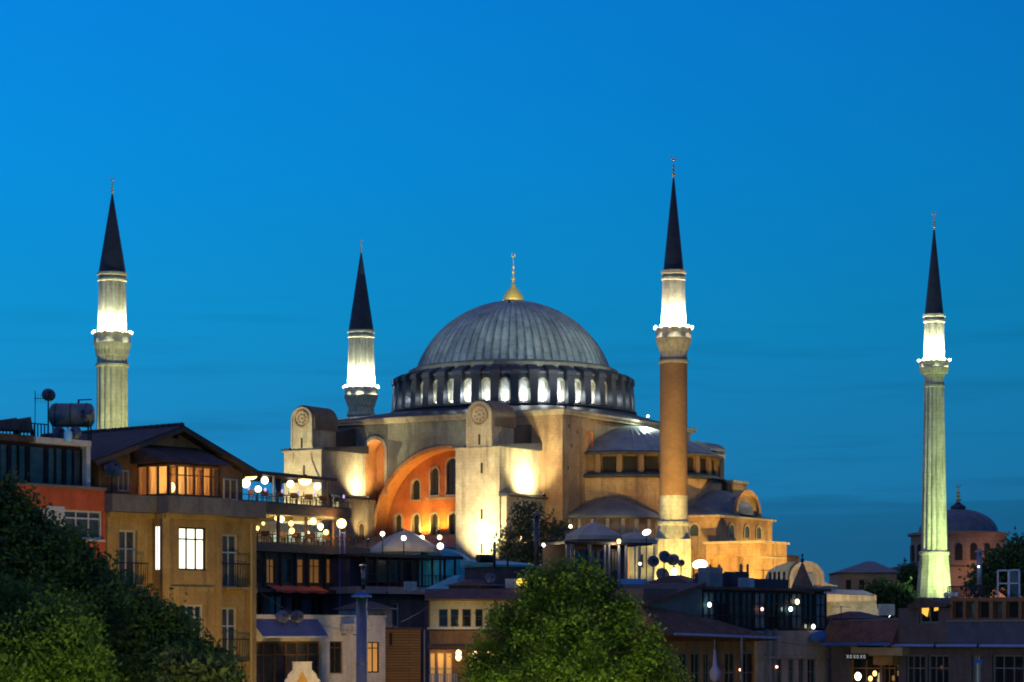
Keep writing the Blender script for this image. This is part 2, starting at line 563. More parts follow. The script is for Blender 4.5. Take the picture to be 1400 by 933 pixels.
def seams(m, n, dark=.45, rows=1.6):
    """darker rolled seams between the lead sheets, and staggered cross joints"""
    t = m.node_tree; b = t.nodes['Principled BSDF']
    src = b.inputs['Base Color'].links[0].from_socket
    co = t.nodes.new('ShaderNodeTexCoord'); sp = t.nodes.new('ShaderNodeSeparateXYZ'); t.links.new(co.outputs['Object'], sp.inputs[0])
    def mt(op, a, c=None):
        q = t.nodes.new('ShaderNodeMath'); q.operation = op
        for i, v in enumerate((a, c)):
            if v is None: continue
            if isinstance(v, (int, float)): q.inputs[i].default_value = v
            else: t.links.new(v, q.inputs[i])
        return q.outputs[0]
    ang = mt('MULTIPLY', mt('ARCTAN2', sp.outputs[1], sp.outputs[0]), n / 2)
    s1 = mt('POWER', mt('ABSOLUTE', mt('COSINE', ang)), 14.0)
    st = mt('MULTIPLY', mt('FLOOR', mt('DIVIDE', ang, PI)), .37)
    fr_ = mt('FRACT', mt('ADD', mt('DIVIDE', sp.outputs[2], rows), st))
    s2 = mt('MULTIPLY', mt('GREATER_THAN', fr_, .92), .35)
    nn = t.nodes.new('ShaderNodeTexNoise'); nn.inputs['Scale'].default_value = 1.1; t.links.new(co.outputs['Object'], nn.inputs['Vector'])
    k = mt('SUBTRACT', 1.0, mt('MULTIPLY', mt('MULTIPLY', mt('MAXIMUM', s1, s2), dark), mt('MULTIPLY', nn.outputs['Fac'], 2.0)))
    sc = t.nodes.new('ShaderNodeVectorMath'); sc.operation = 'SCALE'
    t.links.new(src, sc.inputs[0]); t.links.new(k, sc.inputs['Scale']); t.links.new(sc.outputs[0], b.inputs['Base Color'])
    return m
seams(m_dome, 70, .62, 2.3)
m_dark_lead = M('dark_lead', (0.035, 0.04, 0.055), 0.6, 0.2, 0.3, 0.6)
m_spire = M('spire_lead', (0.030, 0.032, 0.045), 0.55, 0.2, 0.3, 0.8)
m_gold = M('gilded_copper', (0.70, 0.48, 0.12), 0.38, 0.35, 0.15, 3)
m_stone = plaster('pale_limestone', (0.52, 0.50, 0.40), (0.17, 0.165, 0.12), (0.37, 0.35, 0.27), scale=0.4, streak=0.9, course=(.9, .6, .22))
m_stone2 = plaster('carved_limestone', (0.50, 0.47, 0.37), (0.16, 0.15, 0.11), (0.36, 0.33, 0.25), scale=0.9, streak=0.7)
m_brickcol = brick('red_brick', (0.27, 0.125, 0.045), (0.20, 0.09, 0.035), (0.27, 0.19, 0.10), 0.42, 0.14, cyl=1.83)
m_brickwall = brick('old_brick_wall', (0.28, 0.15, 0.09), (0.20, 0.10, 0.065), (0.24, 0.18, 0.13), 0.7, 0.22)
m_wglass = M('leaded_glass', (0.05, 0.06, 0.045), 0.25, 0.0, 0.4, 6, spec=0.5)
m_marble = M('pierced_marble', (0.50, 0.51, 0.50), 0.5, 0, 0.25, 2.0)
m_slit = M('dark_opening', (0.012, 0.010, 0.008), 0.9)
e_lampw = E('floodlight_lens', (1.0, 0.97, 0.85), 4)
e_bulb = E('balcony_bulb', (1.0, 0.93, 0.62), 3)
m_iron = M('dark_iron', (0.02, 0.02, 0.024), 0.5, 0.6)

def arch_h(a, x):
    d = a['r'] ** 2 - (x - a['cx']) ** 2
    return a['zs'] + math.sqrt(max(0, d)) * a.get('k', 1.0)
def zbot(a, x):
    return a['zb'](x) if callable(a['zb']) else a['zb']
def arched_wall(mf, ms, x0, x1, z0, z1, y0, y1, arches, T=None, n=20):
    T = T or (lambda x, y, z: (x, y, z))
    xs = {x0, x1}
    for a in arches:
        for i in range(n + 1):
            x = a['cx'] - a['r'] * math.cos(PI * i / n)
            if x0 <= x <= x1: xs.add(round(x, 5))
    xs = sorted(xs)
    for a, b in zip(xs, xs[1:]):
        if b - a < 1e-4: continue
        m = (a + b) / 2
        act = sorted([q for q in arches if abs(m - q['cx']) < q['r']], key=lambda q: zbot(q, m))
        ca, cb = z0, z0
        for q in act:
            ba, bb, ta, tb = zbot(q, a), zbot(q, b), arch_h(q, a), arch_h(q, b)
            if ba > ca + 1e-4 or bb > cb + 1e-4:
                mf.quad(T(a, y0, ca), T(b, y0, cb), T(b, y0, bb), T(a, y0, ba))
            ms.quad(T(a, y0, ta), T(b, y0, tb), T(b, y1, tb), T(a, y1, ta))
            ms.quad(T(a, y0, ba), T(a, y1, ba), T(b, y1, bb), T(b, y0, bb))
            ca, cb = ta, tb
        mf.quad(T(a, y0, ca), T(b, y0, cb), T(b, y0, z1), T(a, y0, z1))
    for q in arches:
        for s in (-1, 1):
            x = q['cx'] + s * q['r']
            zb, zt = zbot(q, x), q['zs']
            if zt > zb + 1e-3:
                ms.quad(T(x, y0, zb), T(x, y0, zt), T(x, y1, zt), T(x, y1, zb))

def arch_poly(cx, w, z0, zs, k=1.0, n=12):
    r = w / 2
    return [(cx - r, z0), (cx + r, z0)] + [(cx + r * math.cos(PI * i / n), zs + r * k * math.sin(PI * i / n)) for i in range(n + 1)]

def arch_ring(mb, cx, r0, r1, zs, zb, y0, y1, T=None, n=24, k=1.0):
    """a band round an arched opening, standing proud of the wall"""
    T = T or (lambda x, y, z: (x, y, z))
    pin, pout = [(cx - r0, zb)], [(cx - r1, zb)]
    for i in range(n + 1):
        a = PI - PI * i / n
        pin.append((cx + r0 * math.cos(a), zs + k * r0 * math.sin(a)))
        pout.append((cx + r1 * math.cos(a), zs + k * r1 * math.sin(a)))
    pin.append((cx + r0, zb)); pout.append((cx + r1, zb))
    for i in range(len(pin) - 1):
        a, b, c, d = pin[i], pin[i + 1], pout[i + 1], pout[i]
        mb.quad(T(a[0], y0, a[1]), T(b[0], y0, b[1]), T(c[0], y0, c[1]), T(d[0], y0, d[1]))
        mb.quad(T(d[0], y0, d[1]), T(c[0], y0, c[1]), T(c[0], y1, c[1]), T(d[0], y1, d[1]))
        mb.quad(T(a[0], y0, a[1]), T(a[0], y1, a[1]), T(b[0], y1, b[1]), T(b[0], y0, b[1]))

def finial(parent, x, y, z0, z1, r, oz, cres=.10):
    """stacked gilded bulbs and a crescent"""
    h = z1 - z0
    mb = MB(oz)
    prof = [(r * .5, z0)]
    for (c, rr) in ((0.16, 1.0), (0.36, 0.68), (0.52, 0.5)):
        for t in (-1, -.5, 0, .5, 1):
            prof.append((max(r * rr * math.cos(t * 1.35), r * .16), z0 + h * (c + t * 0.075)))
    prof += [(r * .12, z0 + h * .66), (r * .10, z0 + h * .80), (0.0, z0 + h * .82)]
    mb.lathe(prof, 14, x, y)
    # crescent, open upward
    n = 14
    R = h * cres
    zc = z0 + h * .88
    for i in range(n):
        a0 = math.radians(125 + 290 * i / n); a1 = math.radians(125 + 290 * (i + 1) / n)
        w = lambda q: R * 0.30 * math.sin(PI * q) + 0.02
        mb.tube((x + R * math.cos(a0), y, zc + R * math.sin(a0)), (x + R * math.cos(a1), y, zc + R * math.sin(a1)),
                w(i / n), w((i + 1) / n), 6)
    return mb.build('finial', m_gold, parent, True)

# ------------------------------------------------------------------ ground
g = MB()
ys = [-60, 0, 60, 120, 160, 200, 240, 280, 330, 420, 520, 620, 800, 1100, 1600, 2120, 5000, 12000]
for a, b in zip(ys, ys[1:]):
    w = 6000
    g.quad((-w, a, ground_z(a)), (w, a, ground_z(a)), (w, b, ground_z(b)), (-w, b, ground_z(b)))
tag(g.build('ground', M('earth_and_paving', (0.07, 0.065, 0.055), 0.95, 0, 0.4, 0.05)), None, None, kind='structure')

# ------------------------------------------------------------------ the great domed mosque
TH = math.radians(31)
GZ = 15.0
hs = empty('domed_mosque', (0.2, 400, GZ), 'vast floodlit mosque with a ribbed grey dome ringed by lit windows and pink buttresses', 'mosque', -TH)
def H(): return MB(GZ)
def hw(e, n, z):
    return Vector((0.2 + e * math.cos(TH) + n * math.sin(TH), 400 - e * math.sin(TH) + n * math.cos(TH), z))

B = 20.5
great = dict(cx=0.4, r=12.4, zs=33.5, zb=31.0)
niche = dict(cx=-12.15, r=1.75, zs=46.1, zb=lambda x: max(37.9, (33.5 + math.sqrt(max(0, 12.4 ** 2 - (x - .4) ** 2)) + 0.7) if x > -11.9 else 37.9))
fw_, sf = H(), H()
arched_wall(fw_, sf, -B, B, 15, 51, -B, -17.6, [great, niche], n=36)
fw_.build('south_wall', m_grey_r, hs)
smooth_by_angle(sf.build('arch_soffit', m_orange2, hs), 40)
ar = H(); arch_ring(ar, 0.4, 12.4, 12.95, 33.5, 31.0, -B - .18, -B + .02, n=48)
ar.build('archivolt', m_orange2, hs)
ar = H(); arch_ring(ar, -12.15, 1.76, 2.25, 46.1, 39.5, -B - .12, -B + .02)
ar.build('archivolt', m_cream, hs)
# the other three sides and the corner pier
b = H()
b.quad((B, -B, 15), (B, B, 15), (B, B, 51), (B, -B, 51)).quad((-B, B, 15), (-B, -B, 15), (-B, -B, 51), (-B, B, 51)).quad((B, B, 15), (-B, B, 15), (-B, B, 51), (B, B, 51))
b.quad((-B, -17.55, 50.9), (B, -17.55, 50.9), (B, B, 50.9), (-B, B, 50.9))
b.build('main_block', m_pink, hs)
b = H().box(12.9, B + .35, -B - .35, -12.5, 15, 50.98)
b.build('corner_pier', m_pink, hs)
b = H()
b.box(-B - .6, B + .7, -B - .75, -B + .5, 50.62, 51.0).box(-B - .5, B + .6, -B - .5, -B + .4, 50.2, 50.62)
b.box(B - .4, B + .85, -B + .5, B + .6, 50.62, 51.0).box(B - .4, B + .6, -B + .4, B + .5, 50.2, 50.62)
b.box(-B - .6, -B + .4, -B + .5, B + .5, 50.4, 51.0)
b.build('cornice', m_cream, hs)
# sloping lead roof from the square block to the drum
b = H()
N = 96
sq, ci = [], []
for i in range(N):
    a = 2 * PI * i / N
    c_, s_ = math.cos(a), math.sin(a)
    k = (B + .95) / max(abs(c_), abs(s_))
    sq.append((k * c_, k * s_, 51.02)); ci.append((18.6 * c_, 18.6 * s_, 52.5))
b.add(sq + ci, [(i, (i + 1) % N, (i + 1) % N + N, i + N) for i in range(N)])
b.build('block_roof', m_dark_lead, hs)
# blind window and put-log holes on the east face pier
b = H(); arch_ring(b, -12.8, .55, .8, 47.6, 45.2, 0, .14, T=lambda x, y, z: (B + .36 + y, x, z))
b.build('blind_window', m_orange, hs)
for (n_, z_) in ((-19.0, 48.6), (-18.2, 45.8), (-16.5, 47.9), (-19.2, 42.5)):
    H().box(B + .3, B + .36, n_ - .15, n_ + .15, z_ - .25, z_ + .25).build('wall_opening', m_slit, hs)

# tympanum wall with two rows of arched windows
ty, tsf = H(), H()
row1 = [dict(cx=c, r=.62, zs=35.9, zb=33.2) for c in (-9.8, -6.6, -3.25, 0.0, 3.25, 6.6, 9.8)]
arched_wall(ty, tsf, -13.9, 14.5, 30.5, 37.6, -17.6, -17.1, row1, n=10)
row2 = [dict(cx=c, r=.72, zs=zs, zb=39.3 if abs(c) < 5 else 38.7) for c, zs in ((-6.6, 41.0), (-3.25, 42.7), (6.6, 41.0), (3.25, 42.7))] + [dict(cx=0.0, r=1.05, zs=43.7, zb=39.3)]
arched_wall(ty, tsf, -13.9, 14.5, 37.6, 49.5, -17.6, -17.1, row2, n=10)
ty.build('tympanum', m_orange, hs)
tsf.build('window_reveal', m_cream, hs)
b = H().box(-4.6, 4.6, -17.95, -17.62, 38.6, 38.95)
b.build('string_course', m_cream, hs)
for q in row1 + row2:
    r_, cx, zs, zb = q['r'], q['cx'], q['zs'], q['zb']
    f = H(); arch_ring(f, cx, r_, r_ + .28, zs, zb, -17.78, -17.58, n=12)
    f.box(cx - r_ - .3, cx + r_ + .3, -17.85, -17.58, zb - .22, zb)
    fo = f.build('arched_window', m_cream, hs)
    H().prism(arch_poly(cx, 2 * r_, zb, zs), 'y', -17.2, -17.15).build('pane', m_wglass, fo)
    bars = H()
    for t in (-.33, .33): bars.box(cx + t * r_ - .04, cx + t * r_ + .04, -17.27, -17.2, zb, zs + r_ * .9)
    zz = zb + .5
    while zz < zs + r_ * .7:
        bars.box(cx - r_ * .95, cx + r_ * .95, -17.27, -17.2, zz - .03, zz + .03); zz += .55
    bars.build('glazing_bars', m_iron, fo)

# drum: forty buttresses, forty arched windows between them
smooth_by_angle(H().lathe([(16.4, 51.5), (16.4, 59.2), (15.6, 59.6), (15.0, 59.7)], 120).build('drum', m_grey_r, hs), 30)
H().lathe([(18.2, 52.2), (19.3, 52.5), (19.3, 52.75), (18.0, 52.95), (16.3, 53.0)], 120).build('drum_ledge', m_dark_lead, hs, True)
bt = H()
bt.prism([(16.2, 52.9), (19.05, 52.9), (18.75, 57.0), (16.2, 57.9)], 'y', -.62, .62)
bt0 = bt.build('drum_buttress', m_dark_lead, hs)
cp = H().prism([(16.0, 57.92), (18.75, 57.03), (18.95, 57.03), (18.95, 57.75), (18.4, 58.15), (16.0, 58.9)], 'y', -.78, .78)
cp0 = cp.build('buttress_cap', m_dark_lead, bt0)
# one bay: pierced arch front with a marble pane behind and a hood above
wf, wsf = H(), H()
Tr = lambda x, y, z: (y, x, z)
arched_wall(wf, wsf, -.92, .92, 52.9, 57.3, 17.75, 16.9, [dict(cx=0, r=.60, zs=55.9, zb=53.15)], T=Tr, n=12)
w0 = wf.build('drum_window', m_dark_lead, hs)
rg_ = H(); arch_ring(rg_, 0, .58, .80, 55.9, 53.2, 17.95, 17.5, T=Tr, n=12); rg_.build('window_frame', m_stone, w0)
wsf.build('reveal', m_stone, w0)
H().prism([(p[0], p[1]) for p in arch_poly(0, 1.2, 53.15, 55.9)], 'x', 16.95, 17.0).build('pane', m_marble, w0)
H().prism([(16.2, 57.32), (18.0, 57.32), (18.0, 57.62), (16.2, 58.5)], 'y', -1.0, 1.0).build('hood', m_lead, w0)
H().ball((17.95, 0, 53.25), .16, .2, .14, 10, 6).build('uplight', e_lampw, w0)
for k in range(40):
    a = 2 * PI * k / 40
    if k == 0:
        bb, ww = bt0, w0
    else:
        bb, ww = copy_tree(bt0, hs), copy_tree(w0, hs)
    ww.rotation_euler.z = a
    bb.rotation_euler.z = a + PI / 40
for k in range(40):
    a = 2 * PI * k / 40
    d = (math.degrees(a) + 59 + 180) % 360 - 180
    if abs(d) < 96:
        en = (300 if -30 < d < 40 else 150) * random.uniform(.35, 1.25)
        light('POINT', 'uplight_lamp', (18.15 * math.cos(a), 18.15 * math.sin(a), 54.1 - GZ), en, (0.93, 1.0, 0.95), hs, size=.12)

# the dome, ribbed with lead rolls
Rd, zc = 15.66, 54.65
prof = []
for i in range(27):
    t = math.radians(15) + (PI / 2 - math.radians(15)) * i / 26
    prof.append((max(Rd * math.cos(t), 0.02), zc + Rd * math.sin(t) + (0.25 * max(0, (t - 1.2)) if t > 1.2 else 0)))
def rib(a):
    return 1 + 0.022 * abs(math.cos(35 * a)) ** 5
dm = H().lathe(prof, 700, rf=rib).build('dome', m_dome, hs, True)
H().lathe([(15.9, 58.3), (16.3, 58.7), (15.9, 59.25), (15.2, 59.3)], 120).build('dome_ring', m_dark_lead, hs, True)
# gilded finial
fb = H().lathe([(1.45, 70.2), (1.55, 70.6), (1.35, 71.3), (.8, 72.0), (.35, 72.6), (.22, 73.2)], 28, rf=lambda a: 1 + .07 * abs(math.cos(7 * a)))
fb.build('finial_base', m_gold, hs, True)
finial(hs, 0, 0, 73.0, 78.2, .36, GZ, .06)

# buttress towers on the south side
def buttress(e0, e1, n0, zs_, t0, t1, ztop, back_to, front_mat, ledge):
    b = H()
    b.box(e0, e1, n0, -B + .3, 15, zs_)
    o = b.build('buttress_tower', m_cream, hs)
    c = (t0 + t1) / 2; r = (t1 - t0) / 2
    H().prism(arch_poly(c, t1 - t0, zs_ - .5, ztop - r, n=18), 'y', n0 - .02, n0 + 6.0).build('turret', front_mat, o)
    # barrel roof of lead over the turret
    rf_ = H(); arch_ring(rf_, c, r + .01, r + .25, ztop - r, ztop - r - 1.4, n0 + .25, n0 + 6.2, n=20)
    rf_.prism([(c + (r + .24) * math.cos(PI * i / 20), ztop - r + (r + .24) * math.sin(PI * i / 20)) for i in range(21)], 'y', n0 + 6.0, n0 + 6.2)
    smooth_by_angle(rf_.build('barrel_roof', m_pink if False else M('brown_lead', (.12, .085, .06), .7, 0, .3, 1), o), 40)
    # lead-covered shed roofs behind the turret, rising to the wall
    rr = H().prism([(n0 + .1, zs_ + .02), (n0 - .4, zs_ + .02), (n0 - .4, zs_ + .25), (-B + .2, zs_ + 2.2), (-B + .2, zs_ + .02)], 'x', e0 - .35, t0 - .15)
    rr.prism([(n0 - .4, zs_ + .02), (n0 - .4, zs_ + .25), (-B + .2, zs_ + 1.2), (-B + .2, zs_ + .02)], 'x', t1 + .15, e1 + .55)
    rr.prism([(n0 + 5.9, zs_ + .3), (n0 + 5.9, zs_ + 3.0), (-B + .2, zs_ + 4.0), (-B + .2, zs_ + .3)], 'x', t0 + .2, t1 - .1)
    rr.build('lead_roof', m_dark_lead, o)
    # moulded frame of the front, rosette and slits
    fr_ = H()
    arch_ring(fr_, c, r - .32, r - .02, ztop - r, zs_ + .6, n0 - .14, n0 + .0, n=20)
    fr_.build('moulding', m_cream, o)
    ro = H()
    zc_ = ztop - r + .1
    arch = [(c, zc_)]
    for i in range(28):
        a0, a1 = 2 * PI * i / 28, 2 * PI * (i + 1) / 28
        q = lambda a, R: (c + R * math.cos(a), n0 - .16, zc_ + R * math.sin(a))
        ro.quad(q(a0, r * .56), q(a1, r * .56), q(a1, r * .68), q(a0, r * .68))
        qi = lambda a, R: (c + R * math.cos(a), n0 - .02, zc_ + R * math.sin(a))
        ro.quad(q(a0, r * .68), q(a1, r * .68), qi(a1, r * .68), qi(a0, r * .68))
        ro.quad(q(a0, r * .56), qi(a0, r * .56), qi(a1, r * .56), q(a1, r * .56))
    for i in range(8):
        a = 2 * PI * i / 8 + .2
        ro.ball((c + r * .33 * math.cos(a), n0 - .02, zc_ + r * .33 * math.sin(a)), .2, .12, .2, 8, 6)
    ro.ball((c, n0 - .02, zc_), .22, .14, .22, 8, 6)
    ro.build('rosette', m_pink, o)
    for z in (zs_ + 1.1, zs_ - 3.0, zs_ - 9.6, zs_ - 14.5):
        sl = H()
        sl.prism(arch_poly(c + (.4 if z < zs_ else 0), .34, z - .75, z + .6, n=6), 'y', n0 - .026, n0 + .02)
        sl.build('slit_window', m_slit, o)
    cr_ = H().box(e0 - .12, e1 + .2, n0 - .22, n0 + .02, zs_ - .32, zs_).build('coping', m_cream, o)
    # lower stage on the east side with a lead ledge
    le, ln, lz = ledge
    H().box(e1 - .5, le, ln, -B + .2, 15, lz).build('lower_stage', m_cream, o)
    H().prism([(e1 - .1, lz + .7), (e1 - .1, lz + .02), (le + .55, lz + .02), (le + .55, lz + .2)], 'y', ln - .4, -B - .2).build('ledge_roof', m_dark_lead, o)
    return o
bw = buttress(-20.8, -14.0, -32, 45.7, -19.5, -15.6, 52.2, -26, m_cream, (-12.2, -30.0, 38.6))
be = buttress(9.55, 16.93, -32, 45.0, 11.4, 15.7, 51.6, -26, m_cream, (17.9, -31.7, 37.9))
# curved apron moulding on the western tower's front
for s in (-1, 1):
    ap = H()
    pts = [(-17.5 + s * 1.6, 45.6), (-17.5 + s * 1.75, 44.2), (-17.5 + s * 2.6, 42.4), (-17.5 + s * 3.1, 41.6)]
    for p, q in zip(pts, pts[1:]):
        ap.tube((p[0], -32.05, p[1]), (q[0], -32.05, q[1]), .16, seg=6)
    ap.build('apron_moulding', m_cream, bw)
# doorway in the lower stage
dw = H(); dT = lambda x, y, z: (-12.2 + y, x, z)
arch_ring(dw, -24.2, .75, 1.05, 34.2, 30.0, .16, -.02, T=dT, n=12)
dd = dw.build('doorway', m_pink, bw)
H().prism(arch_poly(-24.2, 1.5, 30.0, 34.2), 'x', -12.2, -12.17).build('door', m_slit, dd)
# gallery below the great arch
H().box(-12.1, 9.4, -31.0, -B - .02, 15, 30.6).build('south_gallery', m_cream, hs)
H().prism([(-31.4, 30.62), (-31.4, 30.85), (-B - .02, 33.2), (-B - .02, 30.62)], 'x', -12.0, 9.5).build('gallery_roof', m_lead, hs)

# east side: half dome on a windowed half drum
A0, A1 = -PI / 2, PI / 2
sp = []
for i in range(15):
    t = i / 14
    r_ = 13.9 * (1 - t)
    sp.append((max(r_, .02), 45.1 + 4.9 * (1 - (1 - t) ** 1.7)))
smooth_by_angle(H().lathe(sp, 240, B, 0, A0, A1, rf=lambda a: 1 + .026 * max(0, math.cos(56 * a)) ** 4).build('half_dome', M('half_dome_lead', (.21, .24, .23), .5, .2, .25, .5), hs), 60)
H().lathe([(13.7, 44.75), (14.4, 44.8), (14.4, 45.1), (13.7, 45.3)], 60, B, 0, A0, A1).build('half_dome_eave', m_dark_lead, hs, True)
H().lathe([(13.2, 36), (13.2, 41.6), (13.2, 44.8)], 60, B, 0, A0, A1).build('half_drum', m_shaded_pink, hs, True)
H().lathe([(13.1, 41.3), (14.8, 41.4), (14.8, 41.7), (13.1, 42.3)], 60, B, 0, A0, A1).build('drum_roof', m_dark_lead, hs, True)
H().lathe([(14.2, 31), (14.2, 41.3)], 60, B, 0, A0, A1).build('half_drum_base', m_pink, hs, True)
pl = H().box(13.1, 13.8, -.4, .4, 42.0, 44.75)
p0 = pl.build('half_drum_pilaster', m_shaded_pink, hs)
wn0 = H().box(13.15, 13.3, -1.0, 1.0, 42.35, 44.4).build('half_drum_window', m_slit, hs)
f_ = H().box(13.3, 13.34, -.04, .04, 42.35, 44.4)
f_.build('glazing_bars', m_iron, wn0)
first = True
for k in range(-6, 7):
    a = k * math.radians(13.5)
    o = p0 if first else copy_tree(p0, hs)
    o.location = (B, 0, 0); o.rotation_euler.z = a
    if k < 6:
        o2 = wn0 if first else copy_tree(wn0, hs)
        o2.location = (B, 0, 0); o2.rotation_euler.z = a + math.radians(6.75)
    first = False
# exedrae with conical lead roofs and pilastered walls
for s in (-1, 1):
    cx, cy = 25.2, 14.0 * s
    ex = H().lathe([(7.3, 15), (7.3, 35.1)], 48, cx, cy).build('exedra', m_pink, hs, True)
    H().lathe([(7.9, 35.0), (7.9, 35.3), (5.2, 36.6), (2.2, 37.8), (.02, 38.3)], 48, cx, cy).build('exedra_roof', m_lead, ex, True)
    for k in range(22):
        a = 2 * PI * k / 22
        q = H().box(cx + 7.1, cx + 7.65, cy - .28, cy + .28, 15, 34.9)
        ca, sa = math.cos(a), math.sin(a)
        q.v = [(cx + (x - cx) * ca - (y - cy) * sa, cy + (x - cx) * sa + (y - cy) * ca, z) for x, y, z in q.v]
        q.build('pilaster', m_cream, ex)
# apse: block A with arched windows, its half dome and gable
H().box(B + .1, 40, -9.5, 9.5, 15, 35.3).build('apse', m_pink, hs)
H().box(B + .1, 40.5, -10.0, 10.0, 35.32, 35.6).build('apse_eave', m_cream, hs)
H().add([(B, -10, 35.62), (40.4, -10, 35.62), (40.4, 10, 35.62), (B, 10, 35.62), (B, -7, 37.6), (35, -5, 37.2), (35, 5, 37.2), (B, 7, 37.6)],
        [(0, 1, 5, 4), (1, 2, 6, 5), (2, 3, 7, 6), (4, 5, 6, 7)]).build('apse_roof', m_lead, hs)
hd = []
for i in range(11):
    t = i / 10 * PI / 2
    hd.append((max(6.6 * math.cos(t), .02), 36.0 + 4.0 * math.sin(t)))
smooth_by_angle(H().lathe(hd, 60, 33.5, 1.5).build('apse_dome', m_lead, hs), 50)
gb = H(); arch_ring(gb, 2.5, 3.6, 4.3, 36.2, 35.7, .5, 0, T=lambda x, y, z: (39.0 + y, x, z), k=.85)
gb.prism(arch_poly(2.5, 7.3, 35.6, 36.2, k=.85), 'x', 38.4, 39.1)
gb.build('apse_gable', m_pink, hs)
for n_ in (-4.6, 0.6, 4.6):
    w = H(); arch_ring(w, n_, .75, 1.02, 33.6, 32.6, .14, -.02, T=lambda x, y, z: (40.0 + y, x, z), n=12)
    wo_ = w.build('apse_window', m_cream, hs)
    H().prism(arch_poly(n_, 1.5, 32.6, 33.6), 'x', 40.0, 40.03).build('pane', m_wglass, wo_)
for e_ in (26.0, 31.0, 36.5):
    w = H(); arch_ring(w, e_, .7, .95, 33.6, 32.6, -9.64, -9.48, n=12)
    wo_ = w.build('apse_window', m_cream, hs)
    H().prism(arch_poly(e_, 1.4, 32.6, 33.6), 'y', -9.53, -9.5).build('pane', m_wglass, wo_)
# block B, the great eastern buttress in front of the apse
bx = H(); bs = H()
arched_wall(bx, bs, 39.2, 48, 15, 31.3, -11.3, -10.2, [dict(cx=42.6, r=2.7, zs=28.9, zb=22, k=.35)], n=14)
bx.quad((48, -11.3, 15), (48, -2.6, 15), (48, -2.6, 31.3), (48, -11.3, 31.3)).quad((39.2, -10.2, 15), (48, -10.2, 15), (48, -10.2, 31.3), (39.2, -10.2, 31.3))
bx.quad((39.2, -11.3, 31.3), (48, -11.3, 31.3), (48, -2.6, 31.3), (39.2, -2.6, 31.3)).quad((48, -2.6, 15), (39.2, -2.6, 15), (39.2, -2.6, 31.3), (48, -2.6, 31.3))
bx.quad((39.2, -11.3, 15), (39.2, -11.3, 31.3), (39.2, -9.5, 31.3), (39.2, -9.5, 15))
eb = bx.build('eastern_buttress', m_pink, hs)
bs.build('reveal', m_pink, eb)
H().box(38.9, 48.35, -11.65, -2.3, 31.32, 31.65).build('coping', m_cream, eb)
H().box(48, 48.16, -11.1, -2.8, 29.2, 29.45).build('string_course', m_cream, eb)
# low eastern gallery and the rest of the great building
H().box(B + .1, 36, -28, 28, 15, 30.6).build('east_gallery', m_pink, hs)
H().add([(B, -28.4, 30.62), (36.4, -28.4, 30.62), (36.4, 28.4, 30.62), (B, 28.4, 30.62), (B, -22, 33.5), (B, 22, 33.5)], [(0, 1, 4), (1, 2, 5, 4), (2, 3, 5)]).build('gallery_roof', m_lead, hs)
H().box(-36, -B - .02, -28, 28, 15, 34.0).build('west_gallery', m_pink, hs)
H().box(-36.4, -B - .02, -28.4, 28.4, 34.02, 34.4).build('gallery_roof', m_lead, hs)
# north-east pier with its barrel roof
ne = H().box(25.6, 31.4, 5.6, 10.6, 41.5, 46.2).build('stair_pier', m_pink, hs)
rr = H(); rr.prism([(28.5 + 3.15 * math.cos(PI * i / 16), 46.22 + 1.5 * math.sin(PI * i / 16)) for i in range(17)], 'y', 5.4, 10.8)
smooth_by_angle(rr.build('barrel_roof', m_lead, ne), 40)
H().box(28.2, 31.6, 5.45, 10.7, 45.2, 45.8).build('string_course', m_stone, ne)
H().box(31.0, 35.0, 6.0, 11.0, 36, 41.2).build('lower_stage', m_pink, ne)
H().box(30.8, 35.3, 5.8, 11.2, 41.22, 41.6).build('coping', m_stone, ne)
# clutter of rods and ladders on the roofs
rd = H()
for (x, y) in ((13.4, -17), (19.6, -19.8)):
    rd.tube((x, y, 51), (x, y, 53.0), .04, seg=5)
rd.build('lightning_rod', m_iron, hs)

def flood(e, n, z, te, tn, tz, en, col, ang=80, size=.25):
    """a floodlight fixed to the building: housing, lens, lamp"""
    v = (Vector((te, tn, tz)) - Vector((e, n, z))).normalized()
    p = Vector((e, n, z))
    h = H().tube(p - v * .35, p - v * .05, .16, .26, 10).tube(p - v * .3, p - v * .3 + Vector((0, 0, -.6)), .05, seg=6)
    o = h.build('floodlight', m_iron, hs)
    H().tube(p - v * .045, p - v * .02, .23, .23, 10).build('lens', e_lampw, o)
    light('SPOT', 'floodlight_lamp', (e, n, z - GZ), en, col, hs, (te, tn, tz - GZ), ang, .8, size)
CW = (1.0, 0.88, 0.50)
YW = (1.0, 0.80, 0.36)
OR = (1.0, 0.62, 0.13)
flood(14.9, -36.2, 27.8, 14.8, -31.5, 35.0, 30000, CW, 95)
flood(-11.6, -23.2, 38.9, -14.0, -22.6, 43.0, 9500, (1, .90, .50), 130)
flood(-10.4, -25.0, 32.5, -12.4, -23.5, 37.2, 2600, YW, 110)
flood(20.4, -25.6, 38.4, 16.9, -25.0, 42.6, 20000, (1, .90, .48), 130)
flood(21.0, -27.5, 30.5, 17.8, -26.5, 36.0, 16000, (1, .88, .44), 110)
flood(-4.9, -19.0, 33.6, -4.9, -17.6, 36.0, 2600, (1, .66, .16), 150)
flood(-8.2, -19.0, 33.4, -8.2, -17.6, 36.5, 700, (1, .58, .13), 150)
flood(-1.6, -19.0, 34.0, -1.6, -17.6, 37.5, 1700, (1, .62, .10), 150)
flood(-3.0, -27.0, 33.8, -5.0, -18.0, 42.0, 6500, (1, .52, .16), 100)
flood(-12.6, -21.6, 38.6, -12.4, -18.0, 43.5, 2200, (1, .60, .16), 130)
flood(-20.5, -50.0, 22.0, -17.5, -32.0, 42.0, 95000, (1, .93, .50), 45)
